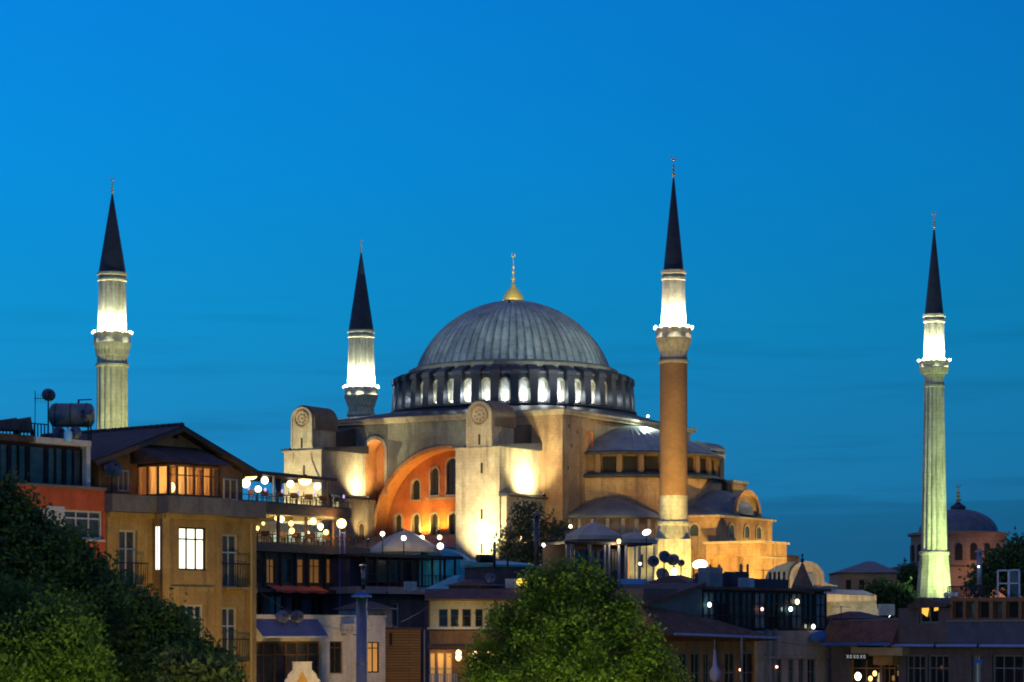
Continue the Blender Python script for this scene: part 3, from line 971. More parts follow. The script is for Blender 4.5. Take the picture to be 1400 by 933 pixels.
flood(12.0, -62.0, 24.0, 12.0, -32.0, 42.0, 60000, (1, .86, .46), 34)
# added unseen far spots and cool cornice lamps, lighting the dome and half dome
light('SPOT', 'floodlight_lamp', (121, -56, 42 - GZ), 430000, (.88, 1.0, .86), hs, (-.5, -1, 67.5 - GZ), 11, .55, .5)  # unseen spot added far off to the right, without a fixture
light('SPOT', 'floodlight_lamp', (-8, -133, 42 - GZ), 260000, (.88, 1.0, .98), hs, (-.5, -2, 68 - GZ), 10, .55, .5)  # unseen spot added far off to the left, without a fixture
flood(20.6, -19.6, 51.6, 9.0, -9.0, 64.0, 3500, (.92, 1.0, .95), 60)
flood(2.0, -4.5, 69.6, 0, 0, 71.5, 420, (1, .85, .4), 90)
flood(22.2, 3.0, 51.6, 28.5, -3.0, 46.5, 12000, (.84, 1.0, .78), 160)
flood(24.0, 11.5, 50.9, 23.0, 16.0, 48.5, 1800, (.95, 1.0, .7), 150)
# sodium light on the east end
flood(66.0, -26.0, 18.0, 45.0, -5.0, 29.5, 120000, OR, 60)
flood(58.0, 12.0, 21.0, 40.0, 1.0, 33.5, 42000, (1, .68, .17), 70)
flood(46.0, -24.0, 19.0, 43.0, -11.0, 28.5, 22000, (1, .62, .14), 80)
flood(42.0, -40.0, 19.0, 31.0, -10.0, 36.0, 34000, (1, .68, .17), 60)
flood(32.0, -62.0, 22.0, 19.0, -18.0, 46.0, 48000, (1, .76, .28), 42)

# ------------------------------------------------------------------ minarets
def minaret(e, n, label, sh, base=None, brick_from=None, mat=m_stone, ring_n=11, lampcol=(.95, 1, .72), bal_e=900, flutes=14, group='minarets of the mosque'):
    w = hw(e, n, 0)
    o = empty('minaret', (w.x, w.y, GZ), label, 'minaret', 0, group)
    rs0, rs1, z_low, z_bal0, z_bal1, r_bal, rg0, rg1, z_g, r_sp, z_tip, z_fin = sh
    fl = lambda a: 1 - .13 * (1 - abs(math.cos(flutes / 2 * a))) ** 1.2 if flutes else 1
    def L(prof, name, mt, rf=None, seg=40, sm=True, parent=o):
        ob = MB(GZ).lathe(prof, seg, rf=rf).build(name, mt, parent)
        return smooth_by_angle(ob, 38)
    zlow2 = brick_from if brick_from else z_low
    L([(rs0, zlow2), (rs1, z_bal0 - .9)], 'shaft', m_brickcol if brick_from else mat, fl if flutes else None, 144 if flutes else 48)
    if brick_from:
        L([(rs0 + .12, z_low), (rs0 + .06, brick_from)], 'stone_shaft', mat, None, 12, False)
    if base:
        zt, rb, zbot_, cube = base
        L([(rs0 + .18, zt - .12), (rs0 + .32, zt), (rs0 + .32, zt + .35), (rs0 + .18, zt + .5)], 'base_ring', mat)
        ob = MB(GZ).lathe([(rb, zbot_), (rs0 + .2, zt - .1)], 12).build('flared_base', mat, o)
        MB(GZ).box(-cube, cube, -cube, cube, 15, zbot_ + .02).build('plinth', mat, o)
        if brick_from: o.children[-1].rotation_euler.z = math.radians(-31 + 8)
    else:
        MB(GZ).box(-rs0 * 1.2, rs0 * 1.2, -rs0 * 1.2, rs0 * 1.2, 15, z_low + .02).build('plinth', mat, o)
    h = z_bal1 - z_bal0
    # collar under the corbels, stalactite corbel tiers, parapet
    L([(rs1 * 1.02, z_bal0 - 1.7), (rs1 * 1.09, z_bal0 - 1.6), (rs1 * 1.09, z_bal0 - 1.3), (rs1 * 1.02, z_bal0 - 1.15)], 'collar', mat)
    L([(rs1 * .98, z_bal0 - 1.2), (rs1 * .98, z_bal0), (rs1 * 1.06, z_bal0 + .05), (rs1 * 1.08, z_bal0 + h * .14), (r_bal * .90, z_bal0 + h * .2), (r_bal * .93, z_bal0 + h * .33),
       (r_bal * .99, z_bal0 + h * .40), (r_bal * .99, z_bal0 + h * .52), (rg0 * .9, z_bal0 + h * .53)], 'corbel', m_stone2, lambda a: 1 - .035 * abs(math.sin(14 * a)), 168)
    L([(r_bal, z_bal0 + h * .50), (r_bal * 1.02, z_bal0 + h * .56), (r_bal * .985, z_bal0 + h * .60), (r_bal * .985, z_bal1 - .12), (r_bal * 1.03, z_bal1 - .1), (r_bal * 1.03, z_bal1), (r_bal * .93, z_bal1), (r_bal * .93, z_bal0 + h * .55)], 'parapet', m_stone2)
    # upper shaft with its collar and cornice
    L([(rg0, z_bal0 + h * .5), (rg1, z_g - 1.0)], 'gallery', mat, fl if flutes else None, 144 if flutes else 40)
    L([(rg1 * 1.0, z_g - 1.35), (rg1 * 1.1, z_g - 1.2), (rg1 * 1.1, z_g - .9), (rg1 * .98, z_g - .85), (rg1 * .98, z_g - .5), (rg1 * 1.14, z_g - .35), (rg1 * 1.14, z_g + .02), (rg1, z_g + .05)], 'cornice', m_stone2)
    L([(r_sp, z_g + .03), (r_sp * .985, z_g + .5), (.11, z_tip)], 'spire', m_spire, None, 16, False)
    finial(o, 0, 0, z_tip - .1, z_fin, .30, GZ)
    MB(GZ).box(-.3, .3, -rg0 - .06, -rg0 + .3, z_bal0 + h * .55, z_bal0 + h * .55 + 1.7).build('door', m_slit, o)
    # bulbs round the balcony
    for k in range(ring_n):
        a = 2 * PI * (k + .5) / ring_n
        MB(GZ).ball((r_bal * 1.05 * math.cos(a), r_bal * 1.05 * math.sin(a), z_bal1 + .05), .22, .22, .22, 10, 6).build('balcony_lamp', e_bulb, o, True)
    for k in range(5):
        a = math.radians(-90 + 55 * (k - 2))
        R = r_bal + .12
        light('POINT', 'gallery_light', (R * math.cos(a), R * math.sin(a), z_bal1 - GZ + .95), bal_e, lampcol, o, size=.2)
    return o
# shaft: r bottom, r top, z low, balcony z bottom/top, r, gallery r bottom/top, z top, spire r, tip, finial
minaret(-50.6, -36, 'thick fluted stone minaret standing apart over the tiled roofs, floodlit balcony', (2.55, 2.38, 20, 61.2, 64.8, 2.85, 2.30, 2.08, 74.0, 2.1, 86.3, 89.0), bal_e=2300)
minaret(-50.3, 31.5, 'minaret behind the roof of the mosque, only its dazzling gallery and spire showing', (2.45, 2.35, 20, 58.6, 62.0, 2.95, 2.55, 2.18, 72.0, 2.2, 85.9, 88.2), bal_e=6500)
mse = minaret(46.8, -36, 'red brick minaret rising beside the mosque from a pale stone base', (1.86, 1.86, 33.4, 56.4, 59.5, 2.42, 1.72, 1.50, 67.2, 1.36, 79.8, 82.9),
        base=(33.0, 2.35, 31.0, 2.2), brick_from=36.9, ring_n=12, flutes=0, bal_e=2600, lampcol=(1, .93, .66))
mne = minaret(54.6, 38.3, 'slender fluted minaret with a flared pyramid base, greenish in the floodlight', (2.10, 1.55, 30.8, 59.0, 61.5, 2.35, 1.66, 1.55, 68.8, 1.48, 82.4, 85.2),
        base=(30.9, 2.95, 22.5, 2.9), ring_n=9, bal_e=4800)
L2 = lambda o, loc, tgt, en, col, ang: light('SPOT', 'floodlight_lamp', loc, en, col, o, tgt, ang, .7, .3)
L2(mne, (7, -20, 6), (0, 0, 24), 70000, (.74, 1.0, .40), 75)
L2(mne, (9, -9, 4), (0, 0, 13), 5500, (.74, 1.0, .42), 70)
sw = [o for o in bpy.data.objects if o.name == 'minaret'][0]
L2(sw, (9, -22, 14), (0, 0, 42), 70000, (.96, 1.0, .42), 50)
L2(mse, (-1.5, -13, 5), (0, 0, 17), 30000, (1.0, .76, .22), 65)
L2(mse, (9, -11, 3), (.5, 0, 14), 15000, (1.0, .56, .10), 60)
L2(mse, (-3, -26, 6), (0, 0, 34), 64000, (1.0, .72, .24), 45)

# ================================================================== the old town in front
m_ochre = plaster('ochre_render', (0.44, 0.28, 0.10), (0.18, 0.115, 0.055), (0.33, 0.20, 0.07), scale=.45, streak=.9)
m_band = plaster('grey_parapet', (0.20, 0.18, 0.17), (0.09, 0.08, 0.08), scale=.5)
m_red = plaster('red_render', (0.50, 0.105, 0.045), (0.22, 0.05, 0.03), (0.42, 0.085, 0.04), scale=.4, streak=.4)
m_brownwall = plaster('brown_render', (0.30, 0.16, 0.085), (0.12, 0.07, 0.045), scale=.5, streak=.5)
m_whitewall = plaster('white_render', (0.62, 0.60, 0.58), (0.30, 0.28, 0.26), scale=.5, streak=.5)
m_pinkwall = plaster('dusty_pink_render', (0.40, 0.30, 0.27), (0.18, 0.13, 0.12), scale=.5, streak=.6)
m_darkwall = plaster('dark_plum_render', (0.105, 0.085, 0.10), (0.05, 0.042, 0.05), scale=.5)
m_creamwall = plaster('cream_wall', (0.62, 0.52, 0.30), (0.32, 0.26, 0.15), scale=.5, streak=.4)
m_wood = M('brown_timber', (0.16, 0.075, 0.03), .6, 0, .4, 1.5, stretch=(1, 1, 8), bump=.2)
m_dwood = M('dark_timber', (0.075, 0.045, 0.032), .6, 0, .4, 1.5, stretch=(8, 1, 1), bump=.2)
m_planks = brick('horizontal_boards', (0.23, 0.13, 0.045), (0.18, 0.10, 0.035), (0.07, 0.04, 0.02), 3.0, 0.16)
m_tile = M('dark_roof_tiles', (0.06, 0.035, 0.032), .8, 0, .45, 2.0, bump=.6, bscale=9)
m_rtile = M('red_roof_tiles', (0.11, 0.05, 0.04), .8, 0, .4, 2.0, bump=.6, bscale=9)
m_white = M('white_paint', (0.42, 0.42, 0.43), .5, 0, .12, 4)
m_greyp = M('grey_paint', (0.13, 0.135, 0.15), .5, 0, .2, 3)
m_black = M('black_steel', (0.012, 0.012, 0.015), .45, .3, .3, 3)
m_steel = M('steel_pipe', (0.17, 0.19, 0.21), .30, .9, .2, 2, stretch=(1, 1, .3))
m_glass = M('dusk_window_glass', (0.010, 0.013, 0.018), .06, 0, .3, 1, spec=.8)
m_glass3 = M('curtained_glass', (0.13, 0.15, 0.18), .2, 0, .6, 2.5, spec=.6, stretch=(4, 4, .6))
m_glass2 = M('dim_window_glass', (0.045, 0.05, 0.055), .12, 0, .5, 1.2, spec=.7)
m_teal = M('teal_roof_sheet', (0.005, 0.24, 0.30), .5, .1, .35, 1.0, bump=.1)
m_blue = M('blue_awning_cloth', (0.03, 0.11, 0.36), .8, 0, .25, 1.2)
m_redcl = M('red_awning_cloth', (0.45, 0.07, 0.04), .8, 0, .25, 1.5)
m_canvas = M('lamp_warmed_canvas', (0.48, 0.36, 0.25), .9, 0, .15, 1.2)  # canvas tinted warm, with lamplight put into its colour
m_dish = M('painted_dish', (0.16, 0.19, 0.26), .5, .2, .2, 3)
m_conc = M('concrete', (0.22, 0.21, 0.20), .9, 0, .3, 1.0, bump=.2)
e_warm = E('warm_globe', (1.0, 0.58, 0.17), 3.4)
e_hot = E('bright_globe', (1.0, 0.72, 0.28), 3.2)
e_white = E('white_globe', (1.0, 0.93, 0.68), 3)
e_winw = E('lit_window', (1.0, 0.98, 0.76), 1.6)
e_wino = E('warm_lit_window', (1.0, 0.55, 0.15), .22)
e_dimo = E('dim_orange_window', (.9, .36, .07), .12)
e_amber = E('amber_lit_cloth', (1.0, 0.55, 0.08), 1.1)
e_green = E('greenish_shop_light', (0.62, 1.0, 0.70), 5)
e_pale = E('pale_back_light', (0.75, 0.92, 0.62), .55)

def ordinal(i, n):
    w = ['first', 'second', 'third', 'fourth', 'fifth', 'sixth', 'seventh', 'eighth', 'ninth', 'tenth', 'eleventh', 'twelfth', 'thirteenth', 'fourteenth', 'fifteenth', 'sixteenth']
    if i == 0: return 'leftmost'
    if i == n - 1: return 'rightmost'
    return w[i] + ' from left'

def rail(fr, x0, x1, y, z0, z1, step, name='railing', mat=None, parent=None, r=.022):
    m = fr.mb()
    m.box(x0, x1, y - .03, y + .03, z1 - .05, z1)
    m.box(x0, x1, y - .02, y + .02, z0 + .06, z0 + .10)
    x = x0
    while x <= x1:
        m.box(x - r, x + r, y - r, y + r, z0, z1 - .04); x += step
    return m.build(name, mat or m_black, parent or fr.o)

def dish(loc, r, label, az=0.0, el=0.5, pole=1.0, mat=None, group='satellite dishes on the roofs'):
    o = empty('satellite_dish', loc, label, 'satellite dish', az, group)
    z = pole
    MB().tube((0, 0, 0), (0, 0, z), .035, seg=8).build('mast', m_black, o)
    # bowl facing -y, tilted up
    prof = []
    for i in range(7):
        q = i / 6
        prof.append((max(r * q, .005), .22 * r * q * q))
    b = MB().lathe(prof, 24)
    b.lathe([(r, .22 * r), (r * 1.03, .22 * r - .02), (r, .22 * r - .04)], 24)
    ob = b.build('dish', mat or m_dish, o, True)
    ob.location = (0, -.08, z)
    ob.rotation_euler = (PI / 2 - el, 0, 0)
    a = Vector((0, -math.cos(el), math.sin(el)))
    f = Vector((0, -.08, z)) + a * r * 1.05
    MB().tube(Vector((0, -.08, z - r * .9)), f, .018, seg=6).box(f.x - .05, f.x + .05, f.y - .07, f.y + .05, f.z - .05, f.z + .05).build('feed_arm', m_black, o)
    return o

# ------------------------------------------------------------------ ochre apartment house
fr = Fr(145, 115, 350, 122)
o = fr.root('apartment_house', 'ochre apartment house with a projecting bay, grey parapet and lit glazed attic balcony', 'building')
zt = fr.z(148, 700); zp = fr.z(148, 676)
bo = -0.95
ub0, ub1, uc0 = fr.u(224, bo), fr.u(300, bo), fr.u(208)
def hole(px0, py0, px1, py1, off=0.0, f=fr): return f.r(px0, py0, px1, py1, off)
wl_ = [hole(163, 725, 188, 800), hole(304, 731, 327, 803), hole(304, 831, 326, 905), hole(163, 838, 188, 915)]
fr.mb().shell(0, fr.L, 0, 9.5, fr.zb, zt, wl_, .3).build('wall', m_ochre, o)
bay_h = [hole(245, 721, 283, 780, bo), hole(247, 827, 279, 890, bo)]
bb = fr.mb()
bb.wall(ub0, ub1, fr.zb, zt, bo, bay_h, .28)
bb.quad((ub1, bo, fr.zb), (ub1, 0, fr.zb), (ub1, 0, zt), (ub1, bo, zt))
# canted side with its narrow window
nar = (0.25, 0.72, fr.z(216, 779, bo / 2), fr.z(216, 720, bo / 2))
def cant(t, z, d=0.0):
    return (uc0 + (ub0 - uc0) * t + d * .55, bo * t + d * .8, z)
for (a, b_, c, d) in ((0, nar[0], fr.zb, zt), (nar[1], 1, fr.zb, zt), (nar[0], nar[1], fr.zb, nar[2]), (nar[0], nar[1], nar[3], zt)):
    bb.quad(cant(a, c), cant(b_, c), cant(b_, d), cant(a, d))
bb.build('bay', m_ochre, o)
fm = fr.mb()
for t in (nar[0], nar[1] - .06, (nar[0] + nar[1]) / 2 - .03):
    fm.add([cant(t, nar[2]), cant(t + .06, nar[2]), cant(t + .06, nar[3]), cant(t, nar[3]), cant(t, nar[2], .06), cant(t + .06, nar[2], .06), cant(t + .06, nar[3], .06), cant(t, nar[3], .06)],
           [(0, 1, 2, 3), (0, 3, 7, 4), (1, 5, 6, 2), (4, 7, 6, 5)])
wn_ = fm.build('window', m_white, o); wn_['label'] = 'narrow lit window on the side of the bay'
fr.mb().quad(cant(nar[0], nar[2], .08), cant(nar[1], nar[2], .08), cant(nar[1], nar[3], .08), cant(nar[0], nar[3], .08)).build('pane', e_winw, wn_)
w_ = window(fr, *bay_h[0], bo + .16, 3, (.72,), m_black, e_winw, .08); w_['label'] = 'brightly lit white window in the bay'
window(fr, *bay_h[1], bo + .16, 3, (.72,), m_white, m_glass, .08)
for h in wl_:
    window(fr, *h, .2, 2, (.66,), m_white, m_glass2, .08)
# pilasters, string courses, parapet with cornice
pf = fr.mb()
for px in (226, 298): pf.box(fr.u(px, bo) - .18, fr.u(px, bo) + .18, bo - .07, bo + .02, fr.zb, zt - .01)
for px in (150, 345): pf.box(fr.u(px) - .2, fr.u(px) + .2, -.07, .02, fr.zb, zt - .01)
for q in (pf,): q.build('pilaster', m_ochre, o)
zs_ = fr.z(250, 805, bo)
sc_ = fr.mb().box(.05, uc0, -.1, .02, zs_ - .12, zs_ + .1).box(ub1, fr.L, -.1, .02, zs_ - .12, zs_ + .1).box(ub0 + .4, ub1 - .4, bo - .1, bo + .02, zs_ - .12, zs_ + .1)
sc_.build('string_course', m_ochre, o)
pr = fr.mb()
pr.box(-.1, fr.L + .15, -.55, .12, zt + .02, zp)
pr.prism([(uc0 - .2, -.56), (ub0 - .15, bo - .5), (ub1 + .3, bo - .5), (ub1 + .3, -.56)], 'z', zt + .01, zp + .002)
pr.build('parapet', m_band, o)
pc = fr.mb().prism([(uc0 - .1, -.3), (ub0 - .1, bo - .28), (ub1 + .15, bo - .28), (ub1 + .15, -.3)], 'z', zt - .22, zt)
pc.box(-.05, fr.L + .05, -.3, .05, zt - .22, zt - .002)
pc.build('cornice', m_ochre, o)
# balconies with iron rails
for (px, y0, y1) in ((176, 771, 800), (316, 772, 803), (315, 875, 905)):
    uc = fr.u(px); zb_ = fr.z(px, y1); zt_ = fr.z(px, y0)
    b_ = fr.mb().box(uc - .75, uc + .75, -.5, .0, zb_ - .14, zb_).build('balcony', m_ochre, o)
    rr_ = fr.mb()
    for k in range(11):
        x = uc - .72 + 1.44 * k / 10
        rr_.tube((x, -.46, zb_), (x, -.5 - .06 * math.sin(k), zt_), .018, seg=5)
    rr_.box(uc - .75, uc + .75, -.5, -.44, zt_, zt_ + .05).box(uc - .75, uc - .71, -.46, 0, zt_, zt_ + .05).box(uc + .71, uc + .75, -.46, 0, zt_, zt_ + .05)
    rr_.build('railing', m_black, b_)
fr.mb().tube((fr.L - .45, -.14, fr.zb), (fr.L - .45, -.14, zt - .2), .07, seg=8).build('downpipe', M('yellowed_pipe', (.40, .28, .10), .5), o)
# attic: gable, roof, glazed balcony
go = 1.2
ge = [(fr.u(128, go), fr.z(128, 632, go)), (fr.u(240, go), fr.z(240, 588, go)), (fr.u(338, go), fr.z(338, 648, go))]
ga = fr.mb().prism([(ge[0][0] + .3, zp - .5), (ge[2][0] - .3, zp - .5), (ge[2][0] - .3, ge[2][1]), (ge[1][0], ge[1][1] - .1), (ge[0][0] + .3, ge[0][1])], 'y', go, 9.3)
ga.build('attic_wall', m_brownwall, o)
rf = fr.mb()
(xa, za), (xb, zb_), (xc, zc_) = ge
rf.prism([(xa - .3, za - .12), (xb, zb_ + .0), (xb, zb_ + .2), (xa - .42, za + .06)], 'y', go - .55, 10.0)
rf.prism([(xb, zb_ + .0), (xc + .35, zc_ - .12), (xc + .45, zc_ + .06), (xb, zb_ + .2)], 'y', go - .55, 10.0)
ro_ = rf.build('roof', m_tile, o)
rd = fr.mb()
for k in range(24):
    y = go - .5 + k * .43
    rd.tube((xb, y, zb_ + .2), (xb, y + .4, zb_ + .22), .13, .10, 6)
rd.build('ridge_tiles', m_tile, ro_)
vg = fr.mb().prism([(xa - .3, za - .2), (xb, zb_ - .1), (xb, zb_ + .1), (xa - .4, za)], 'y', go - .62, go - .56)
vg.prism([(xb, zb_ - .1), (xc + .35, zc_ - .22), (xc + .45, zc_ - .02), (xb, zb_ + .1)], 'y', go - .62, go - .56)
vg.build('bargeboard', m_dwood, ro_)
for h in (hole(160, 643, 175, 672, go), hole(305, 655, 324, 684, go)):
    window(fr, *h, go - .04, 2, (), m_white, m_glass2, .06)
vb = fr.u(240, go)
fr.mb().box(vb - .16, vb + .16, go - .03, go + .05, fr.z(240, 600, go), fr.z(240, 592, go)).build('attic_vent', m_slit, o)
# glazed balcony
gx0, gx1, gy = fr.u(231, bo), fr.u(301, bo), bo + .05
gz0, gz1 = fr.z(265, 682, bo), fr.z(265, 636, bo)
gz0 = max(gz0, zp + .02)
gl = fr.mb()
npost = 7
for k in range(npost):
    x = gx0 + (gx1 - gx0) * k / (npost - 1)
    gl.box(x - .045, x + .045, gy - .04, gy + .04, gz0, gz1)
gl.box(gx0, gx1, gy - .05, gy + .05, gz0, gz0 + .1).box(gx0, gx1, gy - .05, gy + .05, gz1 - .1, gz1).box(gx0, gx1, gy - .03, gy + .03, gz0 + .95, gz0 + 1.0)
ns = 4
for k in range(ns):
    y = gy + (go - gy) * k / (ns - 1)
    for x in (gx0, gx1): gl.box(x - .045, x + .045, y - .04, y + .04, gz0, gz1)
for x in (gx0, gx1): gl.box(x - .05, x + .05, gy, go, gz0, gz0 + .1).box(x - .05, x + .05, gy, go, gz1 - .1, gz1)
gb_ = gl.build('glazed_balcony', m_wood, o); gb_['label'] = 'glazed attic balcony lit from inside through curtains'
m_curt = bpy.data.materials.new('lit_curtain_cloth'); m_curt.use_nodes = True
t_ = m_curt.node_tree; pb = t_.nodes['Principled BSDF']; pb.inputs['Base Color'].default_value = (.75, .52, .28, 1); pb.inputs['Roughness'].default_value = .9
trn = t_.nodes.new('ShaderNodeBsdfTranslucent'); trn.inputs['Color'].default_value = (.80, .55, .28, 1)
mxn = t_.nodes.new('ShaderNodeMixShader'); mxn.inputs[0].default_value = .6
t_.links.new(pb.outputs[0], mxn.inputs[1]); t_.links.new(trn.outputs[0], mxn.inputs[2]); t_.links.new(mxn.outputs[0], t_.nodes['Material Output'].inputs['Surface'])
cu = fr.mb()
def curtain(p0, p1, z0, z1, n=60):
    d = Vector((p1[0] - p0[0], p1[1] - p0[1])); nn = Vector((-d.y, d.x)).normalized()
    pts = []
    for i in range(n + 1):
        q = i / n
        w = .05 * math.sin(q * 95) + .02 * math.sin(q * 41)
        pts.append((p0[0] + d.x * q + nn.x * w, p0[1] + d.y * q + nn.y * w))
    for a, b_ in zip(pts, pts[1:]):
        cu.quad((a[0], a[1], z0), (b_[0], b_[1], z0), (b_[0], b_[1], z1), (a[0], a[1], z1))
Lg = gx1 - gx0
curtain((gx0 + .15, gy + .2), (gx0 + Lg * .12, gy + .2), gz0 + .1, gz1 - .1, 20)
curtain((gx0 + Lg * .24, gy + .2), (gx0 + Lg * .62, gy + .2), gz0 + .1, gz1 - .1, 40)
curtain((gx0 + Lg * .70, gy + .2), (gx1 - .15, gy + .2), gz0 + .1, gz1 - .1, 34)
curtain((gx0 + .2, gy + .25), (gx0 + .2, go - .1), gz0 + .1, gz1 - .1, 40)
cu.build('curtain', m_curt, gb_, True)
fr.mb().box(gx0, gx1, gy, go, gz1, gz1 + .05).prism([(gy - .45, gz1 + .06), (go, gz1 + .06), (go, gz1 + 1.0)], 'x', gx0 - .45, gx1 + .5).build('roof', m_tile, gb_)
fr.mb().ball((gx0 + Lg * .18, gy + .42, gz0 + .42), .17, .17, .24, 12, 8).build('standing_lamp', e_hot, gb_, True)
light('POINT', 'balcony_light', (gx0 + Lg * .35, (gy + go) / 2, gz1 - .5 - fr.zb), 105, (1, .66, .26), o)
light('POINT', 'balcony_light', (gx0 + Lg * .8, (gy + go) / 2, gz1 - .5 - fr.zb), 60, (1, .62, .22), o)
ochre = fr
p = fr.w(fr.u(153, .6), .6, zp)
dish(p, .42, 'blue grey dish on the attic balcony of the ochre apartment house', 0.5, .4, fr.z(153, 642, .6) - zp)

# ------------------------------------------------------------------ red house at the left edge
fr = Fr(0, 110, 145, 115)
o = fr.root('red_house', 'red rendered house with a white window band and glazed roof storey', 'building')
x0, x1 = -4.0, fr.L - .02
zr = fr.z(145, 671)
hs_ = [hole(20, 693, 63, 738, 0, fr), hole(88, 698, 140, 737, 0, fr)]
fr.mb().shell(x0, x1, 0, 9, fr.zb, zr, hs_, .2).build('wall', m_red, o)
fr.mb().box(hs_[0][1] + .02, hs_[1][0] - .02, -.04, .02, hs_[1][2] - .1, hs_[1][3] + .12).build('window_panel', m_white, o)
for h in hs_:
    window(fr, *h, .1, 3, (.72,), m_white, m_glass2, .09)
    fr.mb().box(h[0] - .1, h[1] + .1, -.1, .08, h[2] - .1, h[2]).build('sill', m_white, o)
fr.mb().box(x0, x1, -.12, .3, zr, zr + .12).build('coping', m_band, o)
# glazed roof storey
po = 1.0
zg1 = fr.z(60, 607, po)
xg1 = fr.u(113, po)
fr.mb().box(x0, xg1 + .4, po + .12, 8.8, zr + .02, zg1).build('roof_storey', m_dwood, o)
n = 9
for k in range(n):
    a = x0 + (xg1 - x0) * k / n; b_ = x0 + (xg1 - x0) * (k + 1) / n
    wv = window(fr, a + .02, b_ - .02, zr + .15, zg1 - .1, po, 2 if k % 3 else 1, (), m_black, m_glass2, .08, 'glazed_screen')
ub_ = fr.u(42, po)
fr.mb().box(ub_, xg1 + .2, po - .35, po + .4, zg1 + .0, zg1 + .26).box(xg1 - .05, xg1 + .2, po - .3, po + .1, zr + .12, zg1 - .005).build('white_beam', M('weathered_white_beam', (.5, .46, .46), .6, 0, .2, 2), o)
fr.mb().box(x0, ub_ - .02, po - .2, 8.9, zg1 + .01, zg1 + .3).box(ub_, xg1 + .4, po + .42, 8.9, zg1 + .01, zg1 + .22).build('roof', m_tile, o)
zrf = zg1 + .3
# railing with pickets along the back of the roof
rail(fr, x0, fr.u(66, 4.5), 4.5, zrf, fr.z(30, 577, 4.5), .21, parent=o)
def thing_box(name, label, cat, parts, loc, rz, group=None):
    oo = empty(name, loc, label, cat, rz, group)
    for (nm, mb_, mt, sm) in parts:
        mb_.build(nm, mt, oo, sm)
    return oo
# stacked garden furniture on the roof
fz = zrf
for i, (px, ww, hh, lab) in enumerate(((12, 1.0, .85, 'dark stacked roof chair beside the railing, leftmost of the two on the red house'), (33, .9, .95, 'dark roof chair with a tilted back on the red house, nearer the tall dish'))):
    w = fr.w(fr.u(px, 3), 3, fz)
    c_ = MB().box(-ww / 2, ww / 2, -.4, .4, .35, .45)
    bk_ = MB().add([(-ww / 2, .35, .4), (ww / 2, .35, .4), (ww / 2, .42, .4), (-ww / 2, .42, .4), (-ww / 2, .55, hh), (ww / 2 - .1, .55, hh + .15), (ww / 2 - .1, .62, hh + .15), (-ww / 2, .62, hh)],
                   [(0, 1, 5, 4), (2, 3, 7, 6), (0, 4, 7, 3), (1, 2, 6, 5), (4, 5, 6, 7), (0, 3, 2, 1)])
    oo = thing_box('roof_chair', lab, 'chair', [('seat', c_, m_dwood, False), ('backrest', bk_, m_dwood, False)], w, fr.rz * .3, 'chairs on the red house roof')
    for sx in (-1, 1):
        for sy in (-1, 1):
            MB().box(sx * (ww / 2 - .06) - .03, sx * (ww / 2 - .06) + .03, sy * .34 - .03, sy * .34 + .03, 0, .35).build('leg', m_dwood, oo)
# water tank
D_ = 117
c0, c1 = P(70, 568, D_), P(127, 569, D_)
tk = empty('water_tank', (c0.x + .95, D_, zrf), 'long dark cylindrical water tank lying on a steel stand on the roof', 'water tank', 0)
L_ = (c1 - c0).length; zc_ = c0.z - zrf
b = MB().lathe([(.02, -L_ / 2 - .08), (.35, -L_ / 2 - .05), (.52, -L_ / 2 + .06), (.55, -L_ / 2 + .2), (.55, L_ / 2 - .2), (.52, L_ / 2 - .06), (.35, L_ / 2 + .05), (.02, L_ / 2 + .08)], 28)
b.v = [(z, y, zc_ + x) for x, y, z in b.v]
b.build('tank', m_greyp, tk, True)
b = MB()
for x in (-.7, 0, .7):
    for i in range(24):
        a0, a1 = 2 * PI * i / 24, 2 * PI * (i + 1) / 24
        b.tube((x, .56 * math.cos(a0), zc_ + .56 * math.sin(a0)), (x, .56 * math.cos(a1), zc_ + .56 * math.sin(a1)), .02, seg=4)
b.build('tank_band', m_black, tk)
st_ = MB()
for x in (-.8, .8):
    for y in (-.4, .4): st_.tube((x, y, 0), (x, y * .9, zc_ - .35), .04, seg=6)
    st_.box(x - .04, x + .04, -.45, .45, zc_ - .52, zc_ - .44)
    st_.tube((x, -.4, .1), (x, .4, zc_ - .5), .025, seg=5)
st_.box(-.85, .85, -.42, -.36, zc_ - .55, zc_ - .48)
st_.build('stand', m_black, tk)
MB().tube((.3, 0, zc_ + .5), (.3, 0, zc_ + .72), .05, seg=6).tube((.3, 0, zc_ + .7), (.9, 0, zc_ + .72), .03, seg=6).build('pipe', m_black, tk)
zd = zrf
dish(P(66, 541, 116.5) * 1 - Vector((0, 0, P(66, 541, 116.5).z - zd)), .31, 'tall mast dish standing above the roof railing on the red house', .3, .35, P(66, 541, 116.5).z - zd)
dish(Vector((P(121, 567, 116).x, 116, zd)), .33, 'dish at the right end of the long water tank', -.5, .3, P(121, 567, 116).z - zd)
dish(Vector((P(80, 594, 114.5).x, 114.5, zd)), .30, 'low dish under the left half of the water tank', .4, .3, max(.25, P(80, 594, 114.5).z - zd))
dish(Vector((P(104, 594, 114.5).x, 114.5, zd)), .30, 'low dish under the right half of the water tank', -.2, .3, max(.25, P(104, 594, 114.5).z - zd))
an = empty('tv_antenna', (P(48, 590, 116).x, 116, zd), 'thin television aerial beside the tall mast dish', 'aerial', .2)
za = P(48, 545, 116).z - zd
b = MB().tube((0, 0, 0), (0, 0, za + .35), .018, seg=6).tube((-.05, 0, za), (.75, 0, za + .02), .016, seg=5)
for k in range(7): b.tube((.02 + k * .11, 0, za - .22), (.02 + k * .11, 0, za + .22), .010, seg=4)
b.build('aerial_rods', m_black, an)
MB().box(.42, .56, -.06, .06, za - .06, za + .06).build('junction_box', m_black, an)
